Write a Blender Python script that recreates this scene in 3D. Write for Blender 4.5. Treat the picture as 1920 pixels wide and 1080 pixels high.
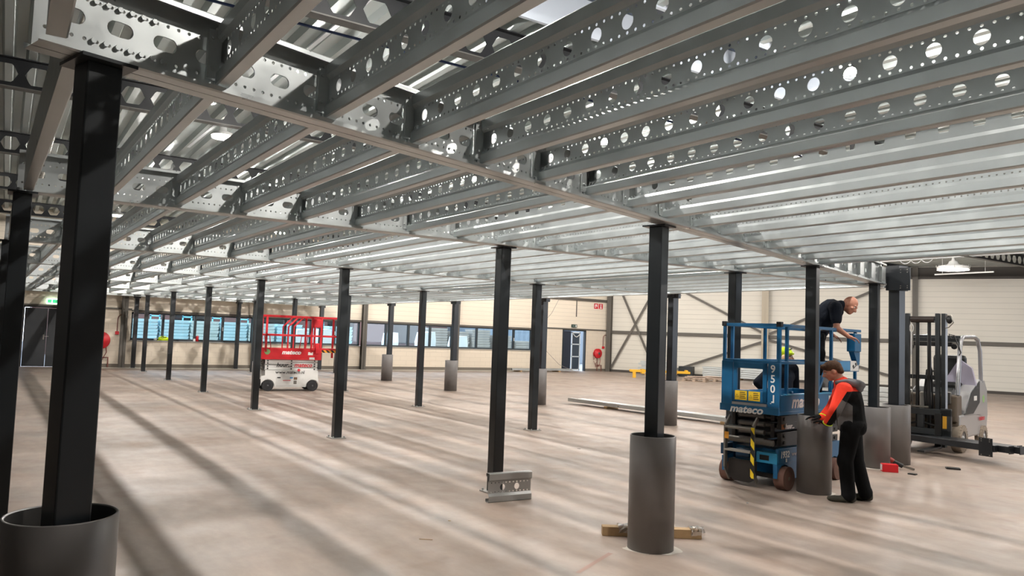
import bpy, bmesh, math, random
from mathutils import Vector, Matrix, Euler
random.seed(7)
PI = math.pi
for o in list(bpy.data.objects): bpy.data.objects.remove(o)
SC = bpy.context.scene
COL = SC.collection

# ------------------------------------------------------------------ camera
CAM_POS = Vector((6.9047, -0.0523, 1.65)); YAW, PITCH, ROLL, FPX = -0.98591, 0.06391, 0.03709, 1429.4
fw = Vector((math.sin(YAW)*math.cos(PITCH), math.cos(YAW)*math.cos(PITCH), math.sin(PITCH)))
rt = Vector((math.cos(YAW), -math.sin(YAW), 0)); up = rt.cross(fw)
r2 = rt*math.cos(ROLL)+up*math.sin(ROLL); u2 = -rt*math.sin(ROLL)+up*math.cos(ROLL)
cam = bpy.data.cameras.new('camera'); camo = bpy.data.objects.new('camera', cam); COL.objects.link(camo)
M4 = Matrix(((r2.x, u2.x, -fw.x, CAM_POS.x), (r2.y, u2.y, -fw.y, CAM_POS.y), (r2.z, u2.z, -fw.z, CAM_POS.z), (0, 0, 0, 1)))
camo.matrix_world = M4
cam.sensor_fit = 'HORIZONTAL'; cam.sensor_width = 36; cam.lens = 36*FPX/1920; cam.clip_start = .05; cam.clip_end = 300
SC.camera = camo

# ------------------------------------------------------------------ view, world, light
SC.view_settings.view_transform = 'Standard'; SC.view_settings.look = 'None'
SC.view_settings.exposure = 0.68; SC.view_settings.gamma = 1.0; SC.view_settings.use_curve_mapping = False
W = bpy.data.worlds.new('overcast_sky'); SC.world = W; W.use_nodes = True
wn, wl = W.node_tree.nodes, W.node_tree.links
bg = wn['Background']
tc = wn.new('ShaderNodeTexCoord'); sx = wn.new('ShaderNodeSeparateXYZ'); cr = wn.new('ShaderNodeValToRGB')
wl.new(tc.outputs['Generated'], sx.inputs[0]); wl.new(sx.outputs['Z'], cr.inputs[0]); wl.new(cr.outputs[0], bg.inputs[0])
cr.color_ramp.elements[0].position = 0.0; cr.color_ramp.elements[0].color = (.80, .88, 1, 1)
cr.color_ramp.elements[1].position = .6; cr.color_ramp.elements[1].color = (.66, .80, 1, 1)
bg.inputs['Strength'].default_value = 3.8
LAMP_POWER = 54.0
SC.cycles.max_bounces = 8; SC.cycles.transparent_max_bounces = 12
SC.cycles.sample_clamp_indirect = 6.0

# ------------------------------------------------------------------ materials
def lin(h):
    h = h.lstrip('#'); v = [int(h[i:i+2], 16)/255 for i in (0, 2, 4)]
    return tuple(c/12.92 if c <= .04045 else ((c+.055)/1.055)**2.4 for c in v)+(1,)
MATS = {}
def mat(name, col, rough=.5, metal=0.0, spec=.5, noise=0.0, nscale=8, rnoise=0.0, emit=None, estr=0, bump=0.0, bscale=60):
    if name in MATS: return MATS[name]
    m = bpy.data.materials.new(name); m.use_nodes = True; MATS[name] = m
    n, l = m.node_tree.nodes, m.node_tree.links; b = n['Principled BSDF']
    c = lin(col) if isinstance(col, str) else tuple(col)+(1,)
    b.inputs['Base Color'].default_value = c; b.inputs['Roughness'].default_value = rough
    b.inputs['Metallic'].default_value = metal; b.inputs['Specular IOR Level'].default_value = spec
    co = n.new('ShaderNodeTexCoord')
    if noise or rnoise:
        t = n.new('ShaderNodeTexNoise'); t.inputs['Scale'].default_value = nscale; t.inputs['Detail'].default_value = 6
        l.new(co.outputs['Object'], t.inputs['Vector'])
        if noise:
            mx = n.new('ShaderNodeMix'); mx.data_type = 'RGBA'
            mx.inputs[6].default_value = tuple(x*(1-noise) for x in c[:3])+(1,); mx.inputs[7].default_value = tuple(min(1, x*(1+noise)) for x in c[:3])+(1,)
            l.new(t.outputs[0], mx.inputs[0]); l.new(mx.outputs[2], b.inputs['Base Color'])
        if rnoise:
            mr = n.new('ShaderNodeMapRange'); mr.inputs[1].default_value = .3; mr.inputs[2].default_value = .7
            mr.inputs[3].default_value = max(0.02, rough-rnoise); mr.inputs[4].default_value = rough+rnoise
            l.new(t.outputs[0], mr.inputs[0]); l.new(mr.outputs[0], b.inputs['Roughness'])
    if bump:
        t2 = n.new('ShaderNodeTexNoise'); t2.inputs['Scale'].default_value = bscale; t2.inputs['Detail'].default_value = 4
        l.new(co.outputs['Object'], t2.inputs['Vector'])
        bp = n.new('ShaderNodeBump'); bp.inputs['Strength'].default_value = bump; bp.inputs['Distance'].default_value = .01
        l.new(t2.outputs[0], bp.inputs['Height']); l.new(bp.outputs[0], b.inputs['Normal'])
    if emit:
        b.inputs['Emission Color'].default_value = lin(emit); b.inputs['Emission Strength'].default_value = estr
    return m
galv = mat('galvanised_steel', (.55, .59, .60), .36, .66, .5, .10, 9, .07)
galv_b = mat('galvanised_beam', (.52, .55, .55), .33, .68, .5, .08, 6, .06)
roofm = mat('roof_sheet_metal', (.42, .46, .45), .42, .5, .5, .06, 2, .05)
paint = mat('anthracite_paint', '24282b', .32)
paintk = mat('black_steel_paint', '1d2024', .3)
rpaint = mat('roof_beam_paint', '15171a', .5, 0, .5)
umber = mat('umber_steel_paint', '57524b', .5, 0, .5, .06, 3)
pvc = mat('grey_plastic_pipe', '747170', .40, 0, .5, .10, 7, .06)
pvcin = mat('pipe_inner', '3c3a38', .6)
blue = mat('blue_lift_paint', '125a86', .36, 0, .5, .12, 6, .06)
bluel = mat('light_blue_paint', '2b86b0', .4, 0, .5)
bluedk = mat('dark_blue_paint', '0d3550', .45, 0, .5)
red = mat('red_lift_paint', 'd0222c', .36, 0, .5, .08, 6)
whitep = mat('white_lift_paint', 'd6d5d2', .4, 0, .5, .06, 6)
blackp = mat('black_plastic', '101112', .45)
rubber = mat('black_rubber', '17171a', .7)
rubt = mat('worn_pink_tyre_rubber', '6f5248', .8, 0, .3, .2, 14)
greasy = mat('greasy_dark_steel', '2e2b2a', .42, .3, .5, .2, 12)
steelg = mat('dull_grey_steel', '76726c', .45, .5, .5, .15, 10)
chrome = mat('bright_pin_steel', '8d8a84', .3, .8)
yellow = mat('yellow_paint', 'd9a51d', .5)
sticky = mat('yellow_sticker', 'e0bb26', .55)
white = mat('white_lettering', 'e8e8e6', .6)
whitebox = mat('white_sticker', 'dcdcda', .6)
pinkg = mat('faded_lettering', 'dccfcb', .6)
redl = mat('red_lettering', 'c62633', .6)
blackl = mat('black_lettering', '1a1a1c', .6)
wood = mat('raw_softwood', 'a68a66', .75, 0, .3, .2, 18)
woodp = mat('pale_pallet_wood', 'a08d7c', .8, 0, .3, .2, 10)
fred = mat('fire_red', 'c81f28', .4)
rust = mat('rusty_red_pipe', '6e3d34', .5)
jacketo = mat('orange_fleece', 'ff4a38', .85, 0, .2, .06, 20, 0, None, 0, .25, 90)
blackcl = mat('black_work_cloth', '0e0f11', .9, 0, .2, .2, 20, 0, None, 0, .3, 80)
navycl = mat('navy_cloth', '151a24', .9, 0, .2, .15, 20, 0, None, 0, .3, 80)
greycl = mat('grey_fleece', '5f5c5c', .9, 0, .2, .1, 20, 0, None, 0, .25, 90)
hoodcl = mat('grey_hood_fleece', '77777c', .9, 0, .2, .1, 20, 0, None, 0, .25, 90)
skin = mat('skin', 'b27c66', .55, 0, .4, .06, 14)
hairb = mat('brown_hair', '4a3222', .8, 0, .3, .3, 60, 0, None, 0, .6, 120)
shoe = mat('work_shoe_leather', '35332a', .7, 0, .4, .15, 20)
hivis = mat('fluorescent_yellow', 'd2f01c', .5)
silver = mat('silver_grey_paint', 'b0b0b2', .3, .3)
fgrey = mat('forklift_dark_grey', '2a2e31', .4)
fbrown = mat('dusty_brown_steel', '5d5144', .6)
leather = mat('black_vinyl_seat', '111213', .4)
redlens = mat('red_lens', 'd0513a', .3)
doorm = mat('dark_door_paint', '33363a', .5, 0, .5)
framem = mat('anthracite_window_frame', '222b31', .45)
pvdust = mat('white_chalk_dust', 'c9c3ba', .9)
chalk = mat('red_chalk', 'b9705f', .9)
trunk = mat('white_trunking', 'dfe3e6', .4)
lampw = mat('lamp_white_housing', 'e6e6e4', .4)
lampe = mat('lamp_glow', 'ffffff', .5, emit='fff1dc', estr=60)
lampdim = mat('lamp_glow_soft', 'ffffff', .5, emit='fff6ea', estr=5)
exitg = mat('exit_sign_glow', 'e8fff0', .5, emit='d8ffe6', estr=2.5)
exitgr = mat('exit_sign_green', '1f9c5c', .5, emit='2fd07f', estr=1.0)
signk = mat('unlit_sign_green', '1e3a33', .5)
film = mat('clear_film', 'd8d8dc', .15)

def glassmat(nm='window_glass', tint=(.86, .93, .95, 1)):
    m = bpy.data.materials.new(nm); m.use_nodes = True; n, l = m.node_tree.nodes, m.node_tree.links
    n.clear(); o = n.new('ShaderNodeOutputMaterial'); t = n.new('ShaderNodeBsdfTransparent'); g = n.new('ShaderNodeBsdfGlossy')
    t.inputs[0].default_value = tint; g.inputs['Roughness'].default_value = .02
    f = n.new('ShaderNodeFresnel'); f.inputs[0].default_value = 1.5; mx = n.new('ShaderNodeMixShader')
    l.new(f.outputs[0], mx.inputs[0]); l.new(t.outputs[0], mx.inputs[1]); l.new(g.outputs[0], mx.inputs[2]); l.new(mx.outputs[0], o.inputs[0])
    return m
glass = glassmat(); opal = glassmat('opal_skylight_sheet', (.17, .18, .19, 1))

def floormat():
    m = bpy.data.materials.new('power_floated_concrete'); m.use_nodes = True; n, l = m.node_tree.nodes, m.node_tree.links
    b = n['Principled BSDF']; co = n.new('ShaderNodeTexCoord')
    def noise(sc, det, rough=.5, st=(1, 1, 1)):
        mp = n.new('ShaderNodeMapping'); mp.inputs['Scale'].default_value = st; l.new(co.outputs['Object'], mp.inputs[0])
        t = n.new('ShaderNodeTexNoise'); t.inputs['Scale'].default_value = sc; t.inputs['Detail'].default_value = det
        t.inputs['Roughness'].default_value = rough; l.new(mp.outputs[0], t.inputs['Vector']); return t.outputs[0]
    def ramp(src, p0, c0, p1, c1):
        r = n.new('ShaderNodeValToRGB'); e = r.color_ramp.elements; e[0].position, e[0].color, e[1].position, e[1].color = p0, c0, p1, c1
        l.new(src, r.inputs[0]); return r.outputs[0]
    def mix(a, bb, f, mode='MIX'):
        x = n.new('ShaderNodeMix'); x.data_type = 'RGBA'; x.blend_type = mode
        if isinstance(f, (int, float)): x.inputs[0].default_value = f
        else: l.new(f, x.inputs[0])
        l.new(a, x.inputs[6]); l.new(bb, x.inputs[7]); return x.outputs[2]
    big = ramp(noise(.55, 7, .62), .36, lin('85786f'), .66, lin('aa9b90'))
    warm = ramp(noise(.9, 5, .6, (1, 1.6, 1)), .46, lin('a6968b'), .72, lin('a98a76'))
    c = mix(big, warm, .33)
    fine = ramp(noise(7, 8, .7, (.35, 1, 1)), .35, (.86, .86, .86, 1), .7, (1.06, 1.05, 1.04, 1))
    c = mix(c, fine, .8, 'MULTIPLY')
    blot = ramp(noise(1.7, 4, .5), .60, (1, 1, 1, 1), .74, (.78, .70, .66, 1))
    c = mix(c, blot, .8, 'MULTIPLY')
    l.new(c, b.inputs['Base Color'])
    mr = n.new('ShaderNodeMapRange'); mr.inputs[1].default_value = .3; mr.inputs[2].default_value = .7; mr.inputs[3].default_value = .40; mr.inputs[4].default_value = .62
    l.new(noise(2.3, 6, .6), mr.inputs[0]); l.new(mr.outputs[0], b.inputs['Roughness'])
    bp = n.new('ShaderNodeBump'); bp.inputs['Strength'].default_value = .05; bp.inputs['Distance'].default_value = .01
    l.new(noise(14, 4), bp.inputs['Height']); l.new(bp.outputs[0], b.inputs['Normal'])
    b.inputs['Specular IOR Level'].default_value = .45
    return m
def panelmat(name, col, pitch, brick=False, zmax=None, rough=.5):
    """wall sheeting with horizontal joints every `pitch`; brick=True lays blocks"""
    m = bpy.data.materials.new(name); m.use_nodes = True; n, l = m.node_tree.nodes, m.node_tree.links
    b = n['Principled BSDF']; co = n.new('ShaderNodeTexCoord'); s = n.new('ShaderNodeSeparateXYZ'); l.new(co.outputs['Object'], s.inputs[0])
    def mth(op, a, v=None):
        x = n.new('ShaderNodeMath'); x.operation = op
        l.new(a, x.inputs[0])
        if v is not None:
            if isinstance(v, (int, float)): x.inputs[1].default_value = v
            else: l.new(v, x.inputs[1])
        return x.outputs[0]
    row = mth('DIVIDE', s.outputs['Z'], pitch); fr = mth('FRACT', row); g = mth('LESS_THAN', fr, .045 if brick else .09)
    if brick:
        hor = mth('ADD', s.outputs['X'], s.outputs['Y'])
        odd = mth('MULTIPLY', mth('FLOOR', row), .5)
        c2 = mth('FRACT', mth('ADD', mth('DIVIDE', hor, .6), odd)); g2 = mth('LESS_THAN', c2, .018); g = mth('MAXIMUM', g, g2)
    nz = n.new('ShaderNodeTexNoise'); nz.inputs['Scale'].default_value = .8; l.new(co.outputs['Object'], nz.inputs['Vector'])
    base = n.new('ShaderNodeMix'); base.data_type = 'RGBA'; c = lin(col)
    base.inputs[6].default_value = tuple(x*.94 for x in c[:3])+(1,); base.inputs[7].default_value = tuple(min(1, x*1.05) for x in c[:3])+(1,)
    l.new(nz.outputs[0], base.inputs[0])
    mx = n.new('ShaderNodeMix'); mx.data_type = 'RGBA'; l.new(g, mx.inputs[0]); l.new(base.outputs[2], mx.inputs[6])
    mx.inputs[7].default_value = tuple(x*.80 for x in c[:3])+(1,)
    l.new(mx.outputs[2], b.inputs['Base Color']); b.inputs['Roughness'].default_value = rough
    inv = mth('SUBTRACT', g, 1); inv = mth('MULTIPLY', inv, -1)
    bp = n.new('ShaderNodeBump'); bp.inputs['Strength'].default_value = .35; bp.inputs['Distance'].default_value = .02
    l.new(inv, bp.inputs['Height']); l.new(bp.outputs[0], b.inputs['Normal'])
    MATS[name] = m; return m
def hazardmat(name, a, bcol, freq=14, axis=(0, 1, 1)):
    m = bpy.data.materials.new(name); m.use_nodes = True; n, l = m.node_tree.nodes, m.node_tree.links
    b = n['Principled BSDF']; co = n.new('ShaderNodeTexCoord')
    d = n.new('ShaderNodeVectorMath'); d.operation = 'DOT_PRODUCT'; l.new(co.outputs['Object'], d.inputs[0]); d.inputs[1].default_value = tuple(x*freq for x in axis)
    fr = n.new('ShaderNodeMath'); fr.operation = 'FRACT'; l.new(d.outputs['Value'], fr.inputs[0])
    lt = n.new('ShaderNodeMath'); lt.operation = 'LESS_THAN'; l.new(fr.outputs[0], lt.inputs[0]); lt.inputs[1].default_value = .5
    mx = n.new('ShaderNodeMix'); mx.data_type = 'RGBA'; l.new(lt.outputs[0], mx.inputs[0]); mx.inputs[6].default_value = lin(a); mx.inputs[7].default_value = lin(bcol)
    l.new(mx.outputs[2], b.inputs['Base Color']); b.inputs['Roughness'].default_value = .5
    return m
hazard = hazardmat('hazard_tape', 'e0c020', '17171a', 7, (1, 0, .8))
hazard_y = hazardmat('hazard_tape_side', 'e8a020', '17171a', 7.5, (0, 1, 1))

# ------------------------------------------------------------------ mesh helpers
class MB:
    def __init__(s): s.v, s.f, s.mi, s.sm = [], [], [], []
    def add(s, vs, fs, mi=0, smooth=False):
        o = len(s.v); s.v += [tuple(x) for x in vs]
        for f in fs: s.f.append(tuple(i+o for i in f)); s.mi.append(mi); s.sm.append(smooth)
        return s
    def box(s, x0, x1, y0, y1, z0, z1, mi=0, M=None):
        vs = [(x, y, z) for x in (x0, x1) for y in (y0, y1) for z in (z0, z1)]
        if M is not None: vs = [M@Vector(v) for v in vs]
        return s.add(vs, [(0, 1, 3, 2), (4, 6, 7, 5), (0, 4, 5, 1), (2, 3, 7, 6), (0, 2, 6, 4), (1, 5, 7, 3)], mi)
    def bar(s, p0, p1, w, h, mi=0, upv=(0, 0, 1)):
        """rectangular bar from p0 to p1; w across, h along `upv`"""
        p0, p1 = Vector(p0), Vector(p1); d = (p1-p0); L = d.length; d.normalize(); u = Vector(upv)
        if abs(d.dot(u)) > .98: u = Vector((0, 1, 0)) if abs(d.y) < .9 else Vector((1, 0, 0))
        a = d.cross(u).normalized(); b = a.cross(d).normalized()
        vs = [p0+d*t+a*(i*w/2)+b*(j*h/2) for t in (0, L) for i in (-1, 1) for j in (-1, 1)]
        return s.add(vs, [(0, 1, 3, 2), (4, 6, 7, 5), (0, 4, 5, 1), (2, 3, 7, 6), (0, 2, 6, 4), (1, 5, 7, 3)], mi)
    def cyl(s, p0, p1, r0, r1=None, n=16, mi=0, caps=True, smooth=True):
        r1 = r0 if r1 is None else r1
        p0, p1 = Vector(p0), Vector(p1); d = (p1-p0).normalized(); u = Vector((0, 0, 1)) if abs(d.z) < .9 else Vector((1, 0, 0))
        a = d.cross(u).normalized(); b = d.cross(a)
        vs = [p+(a*math.cos(2*PI*i/n)+b*math.sin(2*PI*i/n))*r for p, r in ((p0, r0), (p1, r1)) for i in range(n)]
        s.add(vs, [(i, (i+1) % n, n+(i+1) % n, n+i) for i in range(n)], mi, smooth)
        if caps:
            s.add(vs[:n], [tuple(range(n-1, -1, -1))], mi); s.add(vs[n:], [tuple(range(n))], mi)
        return s
    def tube(s, pts, r, n=8, mi=0, closed=False):
        P = [Vector(p) for p in pts]; k = len(P); rings = []; prev = None
        for i, p in enumerate(P):
            if closed: d = (P[(i+1) % k]-P[i-1]).normalized()
            else: d = (P[min(i+1, k-1)]-P[max(i-1, 0)]).normalized()
            if prev is None:
                u = Vector((0, 0, 1)) if abs(d.z) < .9 else Vector((1, 0, 0)); a = d.cross(u).normalized()
            else: a = (prev-d*prev.dot(d)).normalized()
            prev = a; b = d.cross(a); rings.append([p+(a*math.cos(2*PI*j/n)+b*math.sin(2*PI*j/n))*r for j in range(n)])
        vs = [v for rg in rings for v in rg]; fs = []
        for i in range(k if closed else k-1):
            for j in range(n): fs.append((i*n+j, i*n+(j+1) % n, ((i+1) % k)*n+(j+1) % n, ((i+1) % k)*n+j))
        s.add(vs, fs, mi, True)
        if not closed: s.add(rings[0], [tuple(range(n-1, -1, -1))], mi); s.add(rings[-1], [tuple(range(n))], mi)
        return s
    def lathe(s, prof, c, axis='z', n=24, mi=0, smooth=True):
        vs, fs = [], []
        for (r, h) in prof:
            for i in range(n):
                a = 2*PI*i/n; x, y = r*math.cos(a), r*math.sin(a)
                v = {'z': (x, y, h), 'x': (h, x, y), 'y': (x, h, y)}[axis]
                vs.append((v[0]+c[0], v[1]+c[1], v[2]+c[2]))
        for k in range(len(prof)-1):
            for i in range(n): fs.append((k*n+i, k*n+(i+1) % n, (k+1)*n+(i+1) % n, (k+1)*n+i))
        return s.add(vs, fs, mi, smooth)
    def prism(s, poly, f0, f1, mi=0):
        """poly: list of 2D points; f0, f1 map (a, b) -> 3D for the two end faces"""
        n = len(poly); vs = [f0(*p) for p in poly]+[f1(*p) for p in poly]
        s.add(vs, [tuple(range(n-1, -1, -1)), tuple(range(n, 2*n))], mi)
        return s.add(vs, [(i, (i+1) % n, n+(i+1) % n, n+i) for i in range(n)], mi)
    def prism_y(s, poly, y0, y1, mi=0): return s.prism(poly, lambda a, b: (a, y0, b), lambda a, b: (a, y1, b), mi)
    def prism_x(s, poly, x0, x1, mi=0): return s.prism(poly, lambda a, b: (x0, a, b), lambda a, b: (x1, a, b), mi)
    def strip(s, prof, x0, x1, mi=0, smooth=False):
        """open sheet: profile (y, z) swept along x"""
        n = len(prof); vs = [(x0, y, z) for y, z in prof]+[(x1, y, z) for y, z in prof]
        return s.add(vs, [(i, i+1, n+i+1, n+i) for i in range(n-1)], mi, smooth)
    def ball(s, c, r, n=12, m=8, mi=0):
        rx, ry, rz = (r, r, r) if isinstance(r, (int, float)) else r
        vs = [(c[0], c[1], c[2]+rz)]; fs = []
        for k in range(1, m):
            t = PI*k/m
            for i in range(n):
                a = 2*PI*i/n; vs.append((c[0]+rx*math.sin(t)*math.cos(a), c[1]+ry*math.sin(t)*math.sin(a), c[2]+rz*math.cos(t)))
        vs.append((c[0], c[1], c[2]-rz)); L = len(vs)-1
        for i in range(n): fs.append((0, 1+i, 1+(i+1) % n)); fs.append((L, 1+(m-2)*n+(i+1) % n, 1+(m-2)*n+i))
        for k in range(m-2):
            for i in range(n): fs.append((1+k*n+i, 1+(k+1)*n+i, 1+(k+1)*n+(i+1) % n, 1+k*n+(i+1) % n))
        return s.add(vs, fs, mi, True)
    def build(s, name, m, parent=None, bevel=0, loc=None, rotz=0):
        me = bpy.data.meshes.new(name); me.from_pydata(s.v, [], s.f)
        for mm in (m if isinstance(m, (list, tuple)) else [m]): me.materials.append(mm)
        me.polygons.foreach_set('material_index', s.mi); me.polygons.foreach_set('use_smooth', s.sm); me.update()
        o = bpy.data.objects.new(name, me); COL.objects.link(o)
        if parent is not None: o.parent = parent
        if loc is not None: o.location = loc
        o.rotation_euler = (0, 0, rotz)
        if bevel:
            b = o.modifiers.new('bevel', 'BEVEL'); b.width = bevel; b.segments = 2; b.limit_method = 'ANGLE'; b.angle_limit = .7
        return o
def tag(o, label=None, cat=None, group=None, kind=None):
    if label: o['label'] = label
    if cat: o['category'] = cat
    if group: o['group'] = group
    if kind: o['kind'] = kind
    return o
def thing(name, label, cat, loc=(0, 0, 0), rotz=0, group=None):
    o = bpy.data.objects.new(name, None); COL.objects.link(o); o.location = loc; o.rotation_euler = (0, 0, rotz); o.empty_display_size = .2
    return tag(o, label, cat, group)
def struct(name, mb, m, **k): return tag(mb.build(name, m, **k), kind='structure')
def copy_tree(o, parent=None):
    c = o.copy(); COL.objects.link(c)
    if parent is not None: c.parent = parent
    for ch in list(o.children): copy_tree(ch, c)
    return c
def text(body, size, loc, xdir, updir, m, parent, name='lettering', shear=0.0, bold=0.0, align='CENTER', sx=1.0, space=1.0, line=1.0):
    cu = bpy.data.curves.new(name, 'FONT'); cu.body = body; cu.size = size; cu.align_x = align; cu.align_y = 'CENTER'
    cu.extrude = .0012; cu.shear = shear; cu.offset = bold; cu.space_character = space; cu.space_line = line; cu.resolution_u = 3
    cu.materials.append(m); o = bpy.data.objects.new(name, cu); COL.objects.link(o); o.parent = parent
    X = Vector(xdir).normalized(); Y = Vector(updir).normalized(); Z = X.cross(Y).normalized()
    o.matrix_local = Matrix(((X.x*sx, Y.x, Z.x, loc[0]), (X.y*sx, Y.y, Z.y, loc[1]), (X.z*sx, Y.z, Z.z, loc[2]), (0, 0, 0, 1)))
    bpy.context.view_layer.update()
    me = bpy.data.meshes.new_from_object(o.evaluated_get(bpy.context.evaluated_depsgraph_get())); ml = o.matrix_local.copy()
    bpy.data.objects.remove(o); q = bpy.data.objects.new(name, me); COL.objects.link(q); q.parent = parent; q.matrix_local = ml
    return q

def plate(mb, u0, u1, v0, v1, P, holes=None, mi=0):
    """flat plate in (u, v) mapped by P; holes = (pitch, offset, hole polygon fn, n) single row centred in v"""
    if holes is None:
        return mb.add([P(u0, v0), P(u1, v0), P(u1, v1), P(u0, v1)], [(0, 1, 2, 3)], mi)
    pitch, poly = holes; L = u1-u0; k = max(1, int(L/pitch+1e-6)); rest = (L-k*pitch)/2
    if k*pitch > L: k = 0; rest = L/2
    if rest > 1e-4 or k == 0:
        mb.add([P(u0, v0), P(u0+rest, v0), P(u0+rest, v1), P(u0, v1)], [(0, 1, 2, 3)], mi)
        mb.add([P(u1-rest, v0), P(u1, v0), P(u1, v1), P(u1-rest, v1)], [(0, 1, 2, 3)], mi)
    n = len(poly); m = n//4; vc = (v0+v1)/2; hw, hh = pitch/2, (v1-v0)/2
    per = []
    cs = [(1, 1), (-1, 1), (-1, -1), (1, -1)]
    for q in range(4):
        a, b = cs[q], cs[(q+1) % 4]
        for i in range(m): t = i/m; per.append(((a[0]*(1-t)+b[0]*t)*hw, (a[1]*(1-t)+b[1]*t)*hh))
    for c in range(k):
        uc = u0+rest+pitch*(c+.5)
        vs = [P(uc+x, vc+y) for x, y in per]+[P(uc+x, vc+y) for x, y in poly]
        mb.add(vs, [(i, (i+1) % n, n+(i+1) % n, n+i) for i in range(n)], mi)
def circ(r, n=12): return [(r*math.cos(PI/4+2*PI*i/n), r*math.sin(PI/4+2*PI*i/n)) for i in range(n)]
def slot(w, h, n=16):
    out = []; r = h/2; d = w/2-r
    for i in range(n):
        a = PI/4+2*PI*i/n; x, y = r*math.cos(a), r*math.sin(a); out.append((x+(d if x > 1e-6 else -d if x < -1e-6 else 0), y))
    return out
def hexa(w, h): # honeycomb opening, 12 points starting at the upper right
    q = w/4
    return [(q, h/2), (0, h/2), (-q, h/2*.98), (-q*1.3, h/2*.8), (-w/2, 0), (-q*1.3, -h/2*.8), (-q, -h/2), (0, -h/2), (q, -h/2*.98), (q*1.3, -h/2*.8), (w/2, 0), (q*1.3, h/2*.8)]
ORD = ['first', 'second', 'third', 'fourth', 'fifth', 'sixth', 'seventh', 'eighth', 'ninth', 'tenth', 'eleventh', 'twelfth', 'thirteenth', 'fourteenth', 'fifteenth', 'sixteenth', 'seventeenth', 'eighteenth', 'nineteenth', 'twentieth', 'twenty-first', 'twenty-second']
# ================================================================== THE SETTING
RX, RY = -24.4, 26.95                     # inside corner of the window wall and the far wall
RD = Vector((.88812, .45961, 0)); RN = Vector((.45961, -.88812, 0))   # along the far wall; into the hall
ROOFZ = 5.42
XE, YB = 14.0, -9.0
def rw(s, d=0, z=0): v = Vector((RX, RY, 0))+RD*s+RN*d; return Vector((v.x, v.y, z))
SE = (XE-RX)/RD.x; YE = RY+RD.y*SE

f = MB(); f.add([(RX-.3, YB, 0), (XE+.3, YB, 0), (XE+.3, YE+1, 0), (RX-.3, YE+1, 0)], [(0, 1, 2, 3)])
struct('floor', f, floormat())
panel = panelmat('beige_wall_panel', 'e2d6c4', .2)
block = panelmat('painted_blockwork', 'd8cbb9', .2, True)
panelr = panelmat('far_wall_panel', 'd6d1c6', .24)
# window wall (x = RX): lower blockwork, window strip, upper panels
WZ0, WZ1 = 1.02, 2.05
D1 = (.45, 1.75, 2.12)                     # dark double door
D2 = (23.9, 25.45, 2.13)
NW = (-.35, .1)                            # narrow window beside the dark door
w = MB()
T = .22
def wallbox(mb, y0, y1, z0, z1, mi): mb.box(RX-T, RX, y0, y1, z0, z1, mi)
wallbox(w, YB, NW[0], 0, 2.1, 1); wallbox(w, NW[1], D1[0], 0, 2.1, 1); wallbox(w, D1[1], 3.85, 0, 2.1, 1)
wallbox(w, NW[0], NW[1], 0, .12, 1)
wallbox(w, 3.85, 22.0, 0, WZ0, 1)
wallbox(w, 22.0, D2[0], 0, 2.1, 1); wallbox(w, D2[1], RY+.1, 0, 2.1, 1)
wallbox(w, D1[0], D1[1], D1[2], 2.1, 1) if D1[2] < 2.1 else None
wallbox(w, YB, D1[0], 2.1, ROOFZ+.1, 0); wallbox(w, D1[0], D1[1], D1[2], ROOFZ+.1, 0); wallbox(w, D1[1], 3.85, 2.1, ROOFZ+.1, 0)
wallbox(w, 3.85, 22.0, WZ1, ROOFZ+.1, 0); wallbox(w, 22.0, D2[0], 2.1, ROOFZ+.1, 0); wallbox(w, D2[0], D2[1], D2[2], ROOFZ+.1, 0); wallbox(w, D2[1], RY+.1, 2.1, ROOFZ+.1, 0)
struct('wall_left', w, [panel, block])
w = MB(); a, b = rw(0, 0, 0), rw(SE, 0, 0); a2, b2 = rw(0, -T, 0), rw(SE, -T, 0)
w.add([a, b, Vector((b.x, b.y, ROOFZ+.1)), Vector((a.x, a.y, ROOFZ+.1)), a2, b2, Vector((b2.x, b2.y, ROOFZ+.1)), Vector((a2.x, a2.y, ROOFZ+.1))],
      [(0, 1, 2, 3), (5, 4, 7, 6), (3, 2, 6, 7)])
struct('wall_back', w, panelr)
w = MB()                                   # right hand wall with a big open loading door
LD = (27.0, 36.0, 4.3)
w.box(XE, XE+T, YB, LD[0], 0, ROOFZ+.1); w.box(XE, XE+T, LD[1], YE+.5, 0, ROOFZ+.1); w.box(XE, XE+T, LD[0], LD[1], LD[2], ROOFZ+.1)
darkwall = panelmat('shade_dark_wall_panel', '4a4a4a', .24)  # unseen walls coloured dark in place of the unlit hall behind the camera
struct('wall_right', w, darkwall)
w = MB(); w.box(RX-T, XE+T, YB-T, YB, 0, ROOFZ+.1); struct('wall_front', w, darkwall)
# dark footing strip along both walls
w = MB(); w.box(RX, RX+.025, YB, D1[0], 0, .13); w.box(RX, RX+.025, D1[1], D2[0], 0, .13); w.box(RX, RX+.025, D2[1], RY-.02, 0, .13)
struct('baseboard_left', w, mat('plinth_grey', '6f675d', .8))
w = MB(); m_ = rw(.1, .02); w.bar(rw(.1, .02, .06), rw(SE-.1, .02, .06), .04, .12); struct('baseboard_back', w, mat('plinth_dark', '4b4641', .8))
w = MB(); w.box(RX+.03, RX+.75, 2.0, 22.5, .001, .006); struct('trim_1', w, mat('light_floor_edge', 'b9b4aa', .6))
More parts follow.
